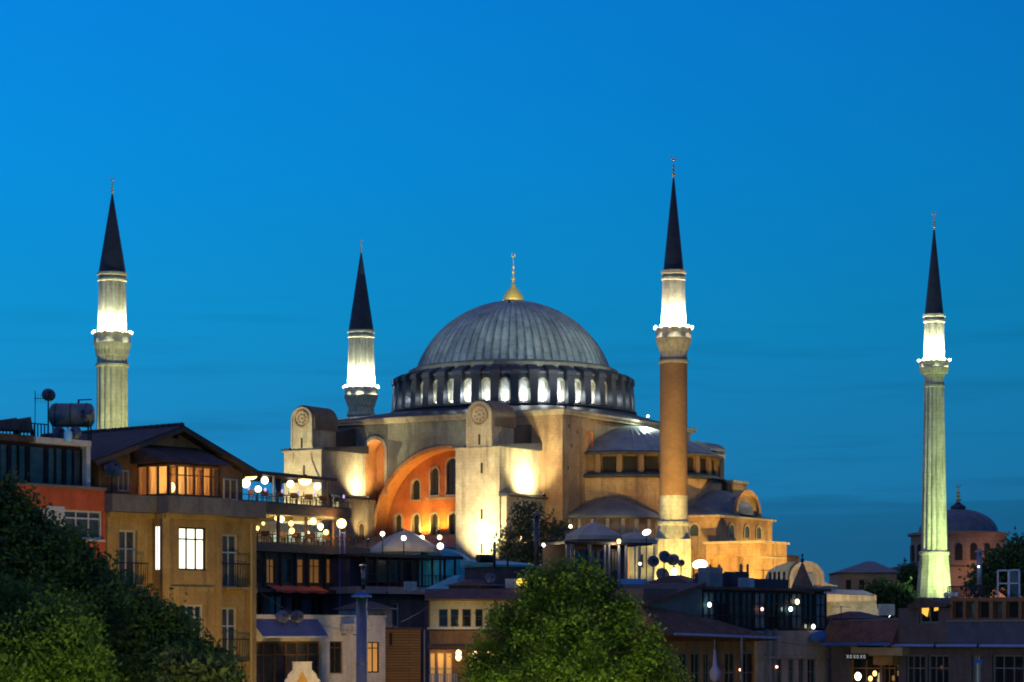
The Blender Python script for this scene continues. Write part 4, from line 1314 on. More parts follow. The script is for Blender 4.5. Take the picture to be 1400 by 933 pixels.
lb = empty('water_can', tuple(P(93, 604, 113.6)), 'pale blue plastic container standing between the two low dishes', 'container')
MB().lathe([(.17, 0), (.18, .05), (.18, .42), (.10, .50), (.06, .52), (.06, .58)], 16).build('can', M('pale_blue_plastic', (.35, .70, .80), .4), lb, True)
MB().lathe([(.07, .58), (.07, .63)], 12).build('cap', m_white, lb)

# ------------------------------------------------------------------ restaurant with two open terraces
fr = Fr(338, 170, 480, 181)
o = fr.root('terrace_restaurant', 'restaurant with two open lamp-lit terraces stacked above dark timber rooms', 'building')
z_ud1, z_ud0 = fr.z(400, 691), fr.z(400, 703)      # upper deck slab
z_ld1, z_ld0 = fr.z(400, 746), fr.z(400, 756)
z_b = fr.z(400, 806)
ux1, lx1 = fr.u(476), fr.u(500)
dp = 7.0
sl = fr.mb().box(-1.0, ux1, -.3, dp, z_ud0, z_ud1).build('upper_deck', m_wood, o)
fr.mb().box(-1.0, lx1, -.4, dp + 1, z_ld0, z_ld1).build('lower_deck', m_dwood, o)
# ceiling boards under the upper deck, pale wall at the back
fr.mb().box(-1.0, ux1 - .2, -.1, dp, z_ud0 - .12, z_ud0 - .01).build('ceiling', m_creamwall, o)
fr.mb().box(-1.0, fr.u(440, dp), dp - .2, dp, z_ld1 + .01, z_ud0 - .13).build('back_wall', m_creamwall, o)
for (a, b_) in ((372, 384), (392, 404), (410, 425), (432, 446)):
    h = fr.r(a, 727, b_, 742, dp - .25)
    window(fr, *h, dp - .3, 1, (), m_wood, e_pale, .06)
for px in (344, 382, 420, 458, 474):
    x = fr.u(px)
    fr.mb().box(x - .09, x + .09, .0, .18, z_ld1 + .01, z_ud0 - .13).build('post', m_wood, o)
# upper roof on posts
z_r1, z_r0 = fr.z(400, 649), fr.z(400, 653.5)
rx1 = fr.u(455)
fr.mb().box(-1.6, rx1, -.35, 4.5, z_r0, z_r1).build('roof', m_dwood, o)
for px in (376, 450):
    x = fr.u(px)
    fr.mb().box(x - .06, x + .06, .05, .17, z_ud1 + .01, z_r0 - .01).build('post', m_wood if px > 400 else m_white, o)
# parapet boards and rails of both decks
for (xa, xb, y, z) in ((-.9, ux1, -.22, z_ud1), (-.9, lx1, -.32, z_ld1)):
    m = fr.mb().box(xa, xb, y - .03, y + .03, z + .44, z + .49).box(xa, xb, y - .02, y + .02, z + .0, z + .1)
    x = xa
    while x < xb:
        m.box(x - .03, x + .03, y - .03, y + .03, z, z + .46); x += .8
    m.build('railing', m_dwood, o)
# timber rooms below
hs_ = []
for (a, b_) in ((349, 358), (366, 378), (390, 400), (408, 418), (424, 440), (448, 462), (470, 480), (486, 495)):
    hs_.append(fr.r(a, 764, b_, 798))
fr.mb().shell(-1.0, lx1 - .1, .1, dp, z_b, z_ld0 - .01, hs_, .15).build('timber_wall', m_dwood, o)
for i, h in enumerate(hs_):
    window(fr, *h, .2, 2 if h[1] - h[0] > .9 else 1, (.7,), m_wood, e_dimo if i in (1, 3, 4, 5, 6, 7) else m_glass2, .06)
for px in (362, 384, 404, 421, 444, 466, 483):
    x = fr.u(px)
    fr.mb().box(x - .07, x + .07, -.12, .1, z_b, z_ld0 - .02).build('post', m_dwood, o)
fr.mb().box(-1.0, lx1, -.6, dp, z_b - .25, z_b - .01).build('balcony_floor', m_dwood, o)
hs_ = [fr.r(a, 815, b_, 848) for (a, b_) in ((352, 366), (374, 396), (404, 420), (430, 450), (462, 480))]
fr.mb().shell(-1.0, lx1, .3, dp, fr.zb, z_b - .26, hs_, .2).build('wall', m_darkwall, o)
for h in hs_: window(fr, *h, .45, 2, (), m_wood, m_glass, .07)
rest = fr
# awnings on the balcony below
def awning(fr, pa, pb, py0, py1, reach, mat, label, nm='awning'):
    xa, xb = fr.u(pa), fr.u(pb)
    z1, z0 = fr.z((pa + pb) / 2, py0), fr.z((pa + pb) / 2, py1)
    w = fr.w(xa, 0, 0)
    oo = empty(nm, (w.x, w.y, z0), label, 'awning', fr.rz, 'cloth awnings')
    L = xb - xa
    h = z1 - z0
    cl = MB()
    n = 12
    for i in range(n):
        a, b_ = L * i / n, L * (i + 1) / n
        s = .05 * math.sin(i * 1.7); s2 = .05 * math.sin((i + 1) * 1.7)
        cl.quad((a, .2, h), (b_, .2, h), (b_, -reach, .18 + s2 * .4), (a, -reach, .18 + s * .4))
        cl.quad((a, -reach, .18 + s * .4), (b_, -reach, .18 + s2 * .4), (b_, -reach - .01, s2), (a, -reach - .01, s))
    cl.build('cloth', mat, oo)
    MB().tube((0, -reach + .05, .15), (L, -reach + .05, .15), .03, seg=6).tube((0.1, .2, h - .1), (.1, -reach, .12), .025, seg=5).tube((L - .1, .2, h - .1), (L - .1, -reach, .12), .025, seg=5).build('awning_frame', m_black, oo)
    return oo
awning(fr, 364, 436, 800, 811, .8, m_redcl, 'long faded red awning under the timber rooms of the restaurant')
awning(fr, 454, 499, 797, 812, 1.6, m_blue, 'bright blue awning hanging left of the thin vent pipe')

def globe(loc, r, mat, label, cord=None, group='globe lamps', squash=1.0, cat='lamp', name='hanging_lamp', lit=None):
    oo = empty(name, tuple(loc), label, cat, 0, group)
    MB().ball((0, 0, 0), r, r, r * squash, 16, 10).build('globe', mat, oo, True)
    if cord: MB().tube((0, 0, r * squash * .9), (0, 0, cord), .015, seg=5).lathe([(r * .3, r * squash * .92), (r * .3, r * squash + .05), (.02, r * squash + .09)], 10).build('cord', m_black, oo)
    if lit: light('POINT', 'lamp_light', (0, 0, -r * 1.3), lit, (1, .72, .34), oo, size=.2)
    return oo
UPL = [(343, 649, .46, 0), (336, 661, .30, 1), (362, 657, .25, 1), (353, 669, .22, 1), (397, 662, .25, 1), (417, 657, .46, 0), (434, 665, .24, 1)]
UPL.sort()
for i, (px, py, r, k) in enumerate(UPL):
    y = .9 if k else .3
    w = fr.w(fr.u(px, y), y, fr.z(px, py, y))
    big = 'large' if r > .4 else 'small'
    globe(w, r, e_hot if r > .3 else e_white, f'{big} paper lantern under the upper terrace roof, {ordinal(i, len(UPL))} in its row', max(z_r0 - w.z, r * .85), 'lanterns of the upper terrace', .74 if r > .4 else 1.05, 'lantern', 'paper_lantern', 60 if r > .3 else None)
LOW = [(347, 712, .15), (352, 722, .16), (360, 716, .14), (378, 709, .17), (385, 710, .26), (398, 716, .22), (399, 726, .24), (420, 713, .17), (428, 713, .28), (420, 729, .20), (438, 720, .27), (446, 728, .22)]
LOW.sort()
for i, (px, py, r) in enumerate(LOW):
    y = .8 + 2.6 * ((i * 37) % 10) / 10
    if r > .2: y = .5
    r *= .8
    w = fr.w(fr.u(px, y), y, fr.z(px, py, y))
    if w.z + r > z_ud0 - .13: w.z = z_ud0 - .14 - r
    globe(w, r, e_hot if r > .2 else e_warm, f'warm globe lamp under the ceiling of the lower terrace, {ordinal(i, len(LOW))} in its cluster', z_ud0 - .12 - w.z, 'globe lamps of the lower terrace', 1.08, lit=95 if i in (1, 4, 8, 10) else None)
# the bright lamp on a pair of blue posts at the end of the terrace
w = fr.w(fr.u(467, -.9), -.9, 0)
lp = empty('post_lamp', (w.x, w.y, ground_z(w.y)), 'bright globe lamp on twin blue posts at the end of the lower terrace', 'lamp post')
zl = fr.z(467, 716, -.9)
MB(ground_z(w.y)).ball((0, 0, zl), .34, seg=16, rings=10).build('globe', e_hot, lp, True)
MB(ground_z(w.y)).tube((-.12, 0, 0), (-.12, 0, zl - .3), .05, seg=8).tube((.22, 0, 0), (.22, 0, zl - .6), .05, seg=8).tube((-.12, 0, zl - .65), (.22, 0, zl - .65), .04, seg=6).build('post', M('blue_painted_post', (.12, .14, .42), .5), lp)
light('POINT', 'lamp_light', (0, -.5, zl - ground_z(w.y)), 140, (1, .74, .34), lp, size=.3)

# tables and chairs
def make_chair():
    oo = empty('terrace_chair', (0, 0, 0), 'x', 'chair', 0)
    MB().box(-.22, .22, -.22, .22, .43, .47).build('seat', m_wood, oo)
    MB().box(-.22, .22, .18, .22, .60, .95).box(-.22, -.18, .18, .22, .47, .6).box(.18, .22, .18, .22, .47, .6).build('backrest', m_wood, oo)
    for sx in (-1, 1):
        for sy in (-1, 1): MB().box(sx * .2 - .02, sx * .2 + .02, sy * .2 - .02, sy * .2 + .02, 0, .43).build('leg', m_wood, oo)
    return oo
def make_table():
    oo = empty('terrace_table', (0, 0, 0), 'x', 'table', 0)
    MB().box(-.42, .42, -.42, .42, .72, .76).build('tabletop', m_wood, oo)
    MB().lathe([(.24, 0), (.24, .03), (.04, .06), (.04, .72)], 12).build('pedestal', m_black, oo)
    return oo
def make_bottle():
    oo = MB().lathe([(.045, 0), (.045, .2), (.018, .27), (.016, .34)], 10).build('bottle', M('bottle_glass', (.10, .12, .06), .1, spec=.8), None, True)
    return oo
chair0, table0, bottle0 = make_chair(), make_table(), make_bottle()
used = dict(c=False, t=False, b=False)
def put(kind, proto, w, rz, label, group, cat=None):
    oo = proto if not used[kind] else copy_tree(proto)
    used[kind] = True
    oo.location = w; oo.rotation_euler = (0, 0, rz)
    oo['label'] = label; oo['group'] = group
    if cat: oo['category'] = cat
    return oo
for dk, (zf, pxs) in (('upper', (z_ud1, (352, 372, 392, 412, 432, 452))), ('lower', (z_ld1, (352, 373, 394, 415, 436, 457, 484)))):
    n_ = len(pxs)
    for i, px in enumerate(pxs):
        y = 1.0
        u_ = fr.u(px, y)
        put('t', table0, fr.w(u_, y, zf), fr.rz, f'square cafe table on the {dk} terrace, {ordinal(i, n_)} in its row', f'cafe tables on the {dk} terrace')
        put('c', chair0, fr.w(u_ - .62, y - .05, zf), fr.rz + PI / 2, f'wooden chair left of the cafe table {ordinal(i, n_)} on the {dk} terrace', f'wooden chairs on the {dk} terrace')
        put('c', chair0, fr.w(u_ + .62, y + .05, zf), fr.rz - PI / 2, f'wooden chair right of the cafe table {ordinal(i, n_)} on the {dk} terrace', f'wooden chairs on the {dk} terrace')
        put('b', bottle0, fr.w(u_ + .1, y - .1, zf + .76), 0, f'bottle on the cafe table {ordinal(i, n_)} on the {dk} terrace', f'bottles on the {dk} terrace', 'bottle')
# folded parasol on the upper terrace
w = fr.w(fr.u(381, 1.6), 1.6, z_ud1)
pf_ = empty('folded_parasol', tuple(w), 'dark blue folded parasol standing on the upper terrace between the lanterns', 'parasol')
MB().tube((0, 0, 0), (0, 0, 2.2), .03, seg=8).lathe([(.25, 0), (.25, .06), (.05, .1)], 12).build('pole', m_white, pf_)
MB().lathe([(.10, .9), (.20, 1.15), (.24, 1.5), (.14, 2.0), (.03, 2.3)], 14, rf=lambda a: 1 + .12 * math.cos(7 * a)).build('cloth', M('navy_cloth', (.02, .03, .09), .9), pf_, True)
# small mauve rail lights
for i, px in enumerate((340, 363, 386, 408, 430, 470)):
    w = fr.w(fr.u(px, -.2), -.2, z_ud1 + .45)
    oo = empty('rail_light', tuple(w), f'small mauve light on the upper terrace rail, {ordinal(i, 6)} in its row', 'rail light', 0, 'small mauve lights along the rail')
    MB().tube((0, 0, 0), (0, 0, .32), .02, seg=6).build('stem', m_black, oo)
    MB().lathe([(.05, .3), (.09, .42), (.05, .55)], 10).build('bulb', E('mauve_bulb', (.55, .45, 1.0), .8) if i == 0 else bpy.data.materials['mauve_bulb'], oo, True)

# ------------------------------------------------------------------ glazed pavilion right of the terraces
fr = Fr(498, 177, 634, 184)
o = fr.root('glazed_pavilion', 'low dark glazed pavilion with a flat roof in front of the teal dome', 'building')
z1, z0 = fr.z(560, 759), fr.z(560, 803)
fr.mb().box(-.5, fr.u(628), -.4, 5.5, z1 - .22, z1).build('roof', m_black, o)
fr.mb().box(-.3, fr.u(590), 1.2, 5.2, z0, z1 - .23).build('wall', m_darkwall, o)
for k, px in enumerate((500, 515, 532, 548, 563, 577, 591, 608, 622)):
    x = fr.u(px)
    fr.mb().box(x - .06, x + .06, -.06, .06, z0, z1 - .23).build('post', m_black, o)
for (a, b_) in ((500, 515), (515, 532), (532, 548), (548, 563)):
    x, x2 = fr.u(a) + .1, fr.u(b_) - .1
    window(fr, x, x2, z0 + .3, z1 - .4, .0, 1, (.35,), m_black, m_glass if a != 515 else M('green_lit_glass', (.03, .07, .05), .1), .05)
fr.mb().box(-.5, fr.u(634), -.7, 6, z0 - .5, z0 - .01).build('terrace_slab', m_pinkwall, o)
rail(fr, fr.u(565), fr.u(632), -.5, z0, z0 + .85, .35, parent=o)
fr.mb().shell(-.3, fr.u(632), .2, 6, fr.zb, z0 - .51, [fr.r(541, 825, 548, 858)], .2).build('lower_wall', m_darkwall, o)
window(fr, *fr.r(541, 825, 548, 858), .3, 1, (), m_white, m_glass2, .06)

# teal domed roof
D = 208
c = P(598, 800, D)
td = empty('teal_domed_hall', (c.x, D, ground_z(D)), 'round hall with a shallow seamed teal dome in front of the great arch', 'building')
gz = ground_z(D)
R = 58 * D / F
zt, ze = P(0, 749, D).z, P(0, 799, D).z
prof = [(R * 1.02, ze - .15)]
for i in range(13):
    t = i / 12
    prof.append((R * math.cos(t * PI / 2) + .02, ze + (zt - ze) * math.sin(t * PI / 2) ** .92))
smooth_by_angle(MB(gz).lathe(prof, 144, rf=lambda a: 1 + .012 * max(0, math.cos(24 * a)) ** 6).build('dome', m_teal, td), 45)
MB(gz).lathe([(R * .96, gz), (R * .96, ze - .12)], 48).build('wall', m_darkwall, td, True)
# teal hip roof beside it
fr = Fr(622, 168, 690, 170)
o = fr.root('hipped_hut', 'small hut with a teal hipped roof beside the dark rooftop shed', 'hut')
z0, z1 = fr.z(650, 808), fr.z(650, 786)
L = fr.L
fr.mb().add([(-.3, -.3, z0), (L + .3, -.3, z0), (L + .3, 4.3, z0), (-.3, 4.3, z0), (L * .35, 1.6, z1), (L * .75, 1.6, z1), (L * .75, 2.4, z1), (L * .35, 2.4, z1)],
            [(0, 1, 5, 4), (1, 2, 6, 5), (2, 3, 7, 6), (3, 0, 4, 7), (4, 5, 6, 7)]).build('roof', m_teal, o)
fr.mb().box(0, L, 0, 4, fr.zb, z0 - .01).build('wall', m_darkwall, o)

# dark rooftop shed with its duct
fr = Fr(676, 166, 734, 168)
o = fr.root('rooftop_shed', 'dark shed with a teal lean-to roof among the chimneys', 'shed')
z0, z1 = fr.z(705, 806), fr.z(705, 772)
fr.mb().box(0, fr.L, 0, 3.4, fr.zb, z1 - .02).build('wall', m_darkwall, o)
fr.mb().prism([(-.25, z1 - .16), (-.25, z1 - .02), (3.6, z1 + .35), (3.6, z1 - .16)], 'x', -.2, fr.L + .2).build('roof', m_teal, o)
fr.mb().tube((fr.u(656), .2, z1 + .35), (fr.u(676), .2, z1 + .35), .28, seg=12).build('duct', m_black, o)
window(fr, *fr.r(718, 786, 726, 800), -.03, 1, (), m_white, m_glass2, .05)
def flue(px, y0, y1, D, r, label, mat, cap=True, name='chimney_flue', zb=None):
    w = P(px, y0, D)
    zb = zb if zb is not None else P(px, y1, D).z
    oo = empty(name, (w.x, D, zb), label, 'flue pipe', 0, 'flue pipes over the roofs')
    h = w.z - zb
    MB().tube((0, 0, 0), (0, 0, h), r, seg=16).build('pipe', mat, oo, True)
    b = MB()
    for q in (.25, .5, .75): b.lathe([(r * 1.0, h * q - .04), (r * 1.09, h * q - .02), (r * 1.09, h * q + .02), (r * 1.0, h * q + .04)], 16)
    b.build('joint_ring', mat, oo, True)
    if cap:
        MB().lathe([(r * 1.9, h + .05), (r * 1.95, h + .12), (.02, h + .12 + r * .9)], 18).tube((0, 0, h - .05), (0, 0, h + .12), r * .5, seg=8).build('cowl', m_blue if r > .2 else mat, oo)
    return oo
flue(733.5, 706, 775, 163, .17, 'tall dark flue in front of the small tree by the mosque', M('dark_flue', (.06, .06, .075), .4, .6, .3, 2))
flue(676, 741, 775, 164, .09, 'thin black flue left of the small tree by the mosque', m_black, False)
flue(694, 757, 775, 165, .06, 'short thin pipe on the dark rooftop shed', m_black, False)
flue(494.5, 818, 933, 137, .29, 'thick shiny steel flue with a blue cowl in front of the white house', m_steel, zb=6.0)
flue(496.5, 776, 806, 170, .13, 'thin pale vent pipe above the blue cowl', m_steel, True)
globe(P(713, 796, 162), .33, E('amber_lamp', (1, .72, .06), 1.4), 'squat amber lamp on the roof edge above the big tree', None, 'roof lamps', .75)
dish(Vector((P(670, 788, 164).x, 164, P(670, 806, 164).z)), .36, 'blue dish between the teal hip roof and the dark shed', .3, .3, .7)

# lamps on poles before the great arch
for i, (px, py, D, r) in enumerate(((523, 730, 200, .19), (552, 736, 198, .20), (577, 735, 204, .18), (601, 735, 200, .18), (602, 747, 190, .25))):
    w = P(px, py, D)
    gz = ground_z(D)
    oo = empty('garden_lamp', (w.x, D, gz), f'white globe on a slim pole before the great arch, {["leftmost of the row", "second of the row", "middle one of the row", "upper one above its larger neighbour", "largest and lowest of the row"][i]}', 'garden lamp', 0, 'garden lamps before the great arch')
    MB(gz).ball((0, 0, w.z), r, seg=16, rings=10).build('globe', e_white, oo, True)
    MB(gz).tube((0, 0, gz), (0, 0, w.z - r * .9), .07 if i < 4 else .12, .05 if i < 4 else .08, 8).build('pole', m_black, oo)
    light('POINT', 'lamp_light', (0, -.4, w.z - gz), 90, (1, .9, .65), oo, size=.2)
# big canvas parasols
def parasol(px, py_top, py_rim, D, half_px, label, zb):
    w = P(px, py_rim, D)
    R = half_px * D / F
    zt, zr = P(px, py_top, D).z, w.z
    oo = empty('market_parasol', (w.x, D, zb), label, 'parasol', 0, 'large canvas parasols')
    mb_ = MB(zb)
    n = 8
    for k in range(n):
        a0, a1 = 2 * PI * k / n + .2, 2 * PI * (k + 1) / n + .2
        S_ = 6
        for j in range(S_):
            def q(a, t, sag):
                return (R * t * math.cos(a), R * t * math.sin(a), zt + (zr - zt) * (t ** 1.35) )
            am = (a0 + a1) / 2
            t0, t1 = j / S_, (j + 1) / S_
            ch = math.cos(PI / n)
            def mid(t): return (R * t * ch * .985 * math.cos(am), R * t * ch * .985 * math.sin(am), zt + (zr - zt) * (t ** 1.35) - .12 * t * R * .1)
            mb_.add([q(a0, t0, 0), q(a0, t1, 0), mid(t1), mid(t0)], [(0, 1, 2, 3)])
            mb_.add([mid(t0), mid(t1), q(a1, t1, 0), q(a1, t0, 0)], [(0, 1, 2, 3)])
        p0, p1 = (R * math.cos(a0), R * math.sin(a0), zr), (R * math.cos(a1), R * math.sin(a1), zr)
        mb_.quad(p0, p1, (p1[0], p1[1], zr - .32), (p0[0], p0[1], zr - .32))
    mb_.build('canopy', m_canvas, oo)
    MB(zb).tube((0, 0, zb), (0, 0, zt + .15), .05, seg=8).build('pole', m_white, oo)
    rb = MB(zb)
    for k in range(n):
        a = 2 * PI * k / n + .2
        rb.tube((0, 0, zt - .15), (R * .97 * math.cos(a), R * .97 * math.sin(a), zr - .05), .025, seg=5)
    rb.build('ribs', m_dwood, oo)
    return oo
parasol(554, 725, 750, 204, 48, 'wide beige parasol left of the teal dome, below the great arch', ground_z(204))
parasol(812, 714, 733, 190, 40, 'large pale parasol with a drooping edge over the roof bar', P(812, 795, 190).z)
parasol(868, 727, 738, 196, 32, 'smaller grey parasol beside the brick minaret, over the roof bar', P(868, 795, 196).z)

# ------------------------------------------------------------------ white house with the blue lean-to
fr = Fr(347, 139, 527, 146)
o = fr.root('white_house', 'low white rendered house with a blue lean-to roof over its timber shopfront', 'building')
zt = fr.z(440, 844)
hs_ = [fr.r(451, 877, 469, 921), fr.r(503, 878, 520, 920), fr.r(349, 877, 440, 960)]
fr.mb().shell(0, fr.L, 0, 6, fr.zb, zt, hs_, .35).build('wall', m_whitewall, o)
window(fr, *hs_[0], .15, 2, (.8,), m_dwood, m_glass, .07)
wv = window(fr, *hs_[1], .15, 2, (.8,), m_dwood, e_wino, .07)
window(fr, *hs_[2], .28, 6, (.78, .3), m_wood, m_glass2, .10, 'shopfront')
xa, xb = -.1, fr.u(447, -.8)
za, zb_ = fr.z(395, 846), fr.z(395, 871, -.9)
fr.mb().prism([(-.9, zb_), (-.9, zb_ + .08), (.02, za), (.02, za - .12)], 'x', xa, xb).build('lean_to_roof', M('blue_lean_to_sheet', (.07, .09, .19), .55, .1, .25, 1), o)
fr.mb().tube((xa, -.95, zb_), (xb, -.95, zb_), .06, seg=8).build('gutter', m_white, o)
fr.mb().box(-.05, fr.L + .06, -.06, 6.05, zt + .01, zt + .12).build('coping', m_whitewall, o)
dish(fr.w(fr.u(386, -.3), -.3, zb_ + .35), .36, 'left one of two dishes over the blue lean-to roof', .2, .35, .75)
dish(fr.w(fr.u(406, -.3), -.3, zb_ + .35), .36, 'right one of two dishes over the blue lean-to roof', .1, .35, .75)
light('POINT', 'shop_light', (fr.u(395), .9, fr.z(395, 900) - fr.zb), 8, (1, .6, .25), o)
white_fr = fr
# scrolled white gable sign in front
w = fr.w(fr.u(413, -2.5), -2.5, 0)
sg = empty('scrolled_gable', (w.x, w.y, ground_z(w.y)), 'small scrolled white gable wall lit yellow at the foot of the white house', 'gable wall', fr.rz * .25)
zz = lambda py: P(0, py, w.y).z
sx = w.y / F
gp = [(-24, 940), (24, 940), (24, 929), (21, 928), (19, 922), (15, 918), (13, 916), (13, 906), (-13, 906), (-13, 916), (-15, 918), (-19, 922), (-21, 928), (-24, 929)]
MB(ground_z(w.y)).prism([(a * sx, zz(b_) if b_ < 940 else ground_z(w.y)) for a, b_ in gp], 'y', -.15, .15).build('gable', m_whitewall, sg)
b = MB(ground_z(w.y))
b.prism([(x * sx, zz(y)) for x, y in ((-13.6, 906), (13.6, 906), (13.6, 904.8), (-13.6, 904.8))], 'y', -.2, .2).build('coping', m_whitewall, sg)
b = MB(ground_z(w.y))
gold_pts = [(-7, 940), (7, 940), (7, 931), (4, 926), (2, 921), (0, 918), (-2, 921), (-4, 926), (-7, 931)]
b.prism([(x * sx, zz(y)) for x, y in gold_pts], 'y', -.19, -.155).build('ornament', M('gilt_ornament', (.42, .24, .05), .5, .3, .3, 8), sg)

# ------------------------------------------------------------------ boarded house
fr = Fr(527, 147, 575, 148)
o = fr.root('boarded_house', 'narrow house clad in horizontal brown boards right of the white house', 'building')
zt = fr.z(550, 861)
fr.mb().shell(.02, fr.L, 0, 5, fr.zb, zt).build('wall', m_planks, o)
fr.mb().box(-.02, fr.L + .05, -.1, 5, zt + .01, zt + .12).build('roof', m_dwood, o)
fr.mb().box(.25, .4, -.06, -.01, zt - .9, zt - .2).build('lamp_bracket', m_black, o)
fr.mb().tube((fr.L + .2, -.1, fr.zb), (fr.L + .2, -.1, zt), .05, seg=8).build('downpipe', m_greyp, o)

# ------------------------------------------------------------------ cream house with the long tiled eave
fr = Fr(583, 161, 895, 161.5)
o = fr.root('long_eaved_house', 'long cream house with brown tiled eave and dark windows, half behind the tree', 'building')
z_e1, z_e0, z_s = fr.z(640, 806), fr.z(640, 821), fr.z(640, 858)
wins = [fr.r(a, 833, b_, 857) for a, b_ in ((600, 612), (616, 627), (632, 644), (650, 660), (669, 680), (690, 701), (712, 723), (735, 746), (758, 769), (790, 802), (830, 842))]
fr.mb().shell(.15, fr.L, 0, 8, z_s - .02, z_e0 - .02, wins, .25).build('wall', m_creamwall, o)
for h in wins: window(fr, *h, .15, 1, (.6,), m_dwood, m_glass, .05)
fr.mb().prism([(-.55, z_e0), (-.55, z_e0 + .12), (.9, z_e1 + .05), (8, z_e1 + .05), (8, z_e0)], 'x', -.1, fr.L + .1).build('eave', m_rtile, o)
fr.mb().tube((-.1, -.62, z_e0 + .05), (fr.L, -.62, z_e0 + .05), .06, seg=6).build('gutter', m_wood, o)
fr.mb().box(.05, fr.L, -.25, .02, z_s - .12, z_s).build('sill_course', m_white, o)
lw = [fr.r(a, 893, b_, 935) for a, b_ in ((588, 596), (598, 607), (609, 618), (640, 655), (670, 690))]
fr.mb().shell(.2, fr.L, .1, 8, fr.zb, z_s - .13, lw, .2).build('lower_wall', m_brownwall, o)
for i, h in enumerate(lw): window(fr, *h, .22, 1, (.5,), m_white, e_wino, .06)
zc_ = fr.z(640, 886)
fr.mb().prism([(-1.3, zc_ - .1), (-1.3, zc_), (.08, zc_ + .25), (.08, zc_ - .0)], 'x', .1, fr.u(700)).build('porch_roof', m_dwood, o)
for px in (583.5, 673):
    x = fr.u(px) + .15
    fr.mb().tube((x, -.12, z_s), (x, -.12, z_e0), .05, seg=6).build('downpipe', m_wood, o)
zr = fr.z(640, 921)
rail(fr, .2, fr.u(625), -.9, zr - .9, zr, .14, mat=m_white, parent=o, r=.03)
light('POINT', 'eave_light', (fr.u(630), -2.2, z_s + .35 - fr.zb), 75, (1, .72, .28), o)
light('POINT', 'porch_light', (fr.u(603), -.6, zc_ - .5 - fr.zb), 25, (1, .62, .22), o)
PL = [(627, 893, .13), (627, 899, .14), (650, 895, .13), (650, 901, .13), (667, 893, .11), (676, 901, .10), (708, 893, .12)]
for i, (px, py, r) in enumerate(PL):
    w = fr.w(fr.u(px, -.9), -.9, fr.z(px, py, -.9))
    globe(w, r * 1.35, e_hot if i < 4 else e_warm, f'small glowing porch lamp behind the big tree, {ordinal(i, len(PL))} in its string', max(zc_ - .1 - w.z, .3), 'porch lamps behind the tree', 1.2)
globe(fr.w(fr.u(688, -.8), -.8, fr.z(688, 898, -.8)), .26, e_green, 'greenish lamp glimmering through the leaves of the big tree', .5, 'porch lamps behind the tree', .8)
long_fr = fr
# roof bar behind the tree, on the long house
fr = Fr(740, 176, 895, 180)
o = fr.root('roof_bar', 'dark blue roof bar with slim columns behind the big tree', 'bar')
z0, z1 = fr.z(820, 806), fr.z(820, 745)
fr.mb().box(-.2, fr.L, -.3, 5, z0 - 4.0, z0).build('floor_slab', m_darkwall, o)
for px in (776, 782, 806, 826, 832, 846, 856, 874):
    x = fr.u(px)
    fr.mb().tube((x, 0, z0), (x, 0, z1), .11, seg=10).build('column', M('blue_column_paint', (.07, .09, .17), .5) if px == 776 else bpy.data.materials['blue_column_paint'], o)
fr.mb().box(fr.u(770), fr.L - .3, -.2, 3.5, z1, z1 + .18).build('roof', m_black, o)
fr.mb().box(fr.u(772), fr.L - .6, 3.2, 3.4, z0, z1).build('back_wall', m_darkwall, o)
for (a, b_) in ((786, 803), (808, 824), (836, 845)):
    window(fr, *fr.r(a, 752, b_, 800), .02, 2, (.4,), m_black, m_glass2, .06)
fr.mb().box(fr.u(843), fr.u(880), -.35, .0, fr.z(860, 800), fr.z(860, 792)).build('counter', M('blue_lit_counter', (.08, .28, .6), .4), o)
rail(fr, fr.u(742), fr.u(842), -.25, z0, z0 + 1.0, .4, parent=o)
for i, (px, py, r, mt, lab) in enumerate(((780, 720, .13, e_white, 'tiny white lamp at the left tip of the pale parasol'), (846, 740, .15, e_warm, 'small orange lamp under the edge of the pale parasol'),
                                     (743, 745, .12, e_white, 'small white lamp right of the tall dark flue'), (875, 771, .11, e_white, 'small white lamp above the dishes beside the minaret foot'))):
    w = P(px, py, 178)
    globe(w, r, mt, lab, .3, 'small lamps of the roof bar', lit=160 if px in (743, 846) else None)
for (px, py, D, lab, tilt) in ((884, 728, 185, 'tilted white tube lamp in front of the stone part of the minaret', -.35), (957, 772, 150, 'large white lamp on a bracket right of the minaret foot', -.08)):
    w = P(px, py, D)
    zb = P(px, 815, D).z
    oo = empty('flood_lamp', (w.x, D, zb), lab, 'flood lamp', 0, 'white flood lamps over the roofs')
    h = w.z - zb
    r = .30 if px > 900 else .22
    b = MB().ball((0, 0, 0), r * 1.5, r, r * .95, 16, 10).build('lamp_head', e_white, oo, True)
    b.location = (0, 0, h); b.rotation_euler = (0, tilt, 0)
    MB().tube((0, .2, 0), (0, .2, h - r * .5), .04, seg=6).tube((0, .2, h - r * .5), (0, 0, h - r * .3), .04, seg=6).build('pole', m_black, oo)
w = P(922, 782, 149)
globe(w, .22, E('yellow_green_lamp', (.95, .95, .25), 7), 'yellow lamp glowing among the dishes at the minaret foot', .2, 'small lamps of the roof bar')
# dish cluster
zb = P(910, 815, 148).z
for i, (px, py, r, lab) in enumerate(((893, 768, .42, 'leftmost dish of the dark cluster at the minaret foot'), (908, 762, .46, 'highest dish of the dark cluster, second from its left'), (921, 766, .44, 'dish in the middle of the dark cluster at the minaret foot'),
                                     (931, 770, .26, 'small round dish at the right edge of the dark cluster'), (905, 786, .5, 'large low dish of the dark cluster, under its highest dish'), (929, 797, .28, 'lowest dish of the dark cluster, below the yellow lamp'))):
    w = P(px, py, 148 + i * .6)
    dish(Vector((w.x, w.y, zb)), r * .8, lab, .3 * math.sin(i * 2.1), .3, w.z - zb, group='cluster of dark dishes')
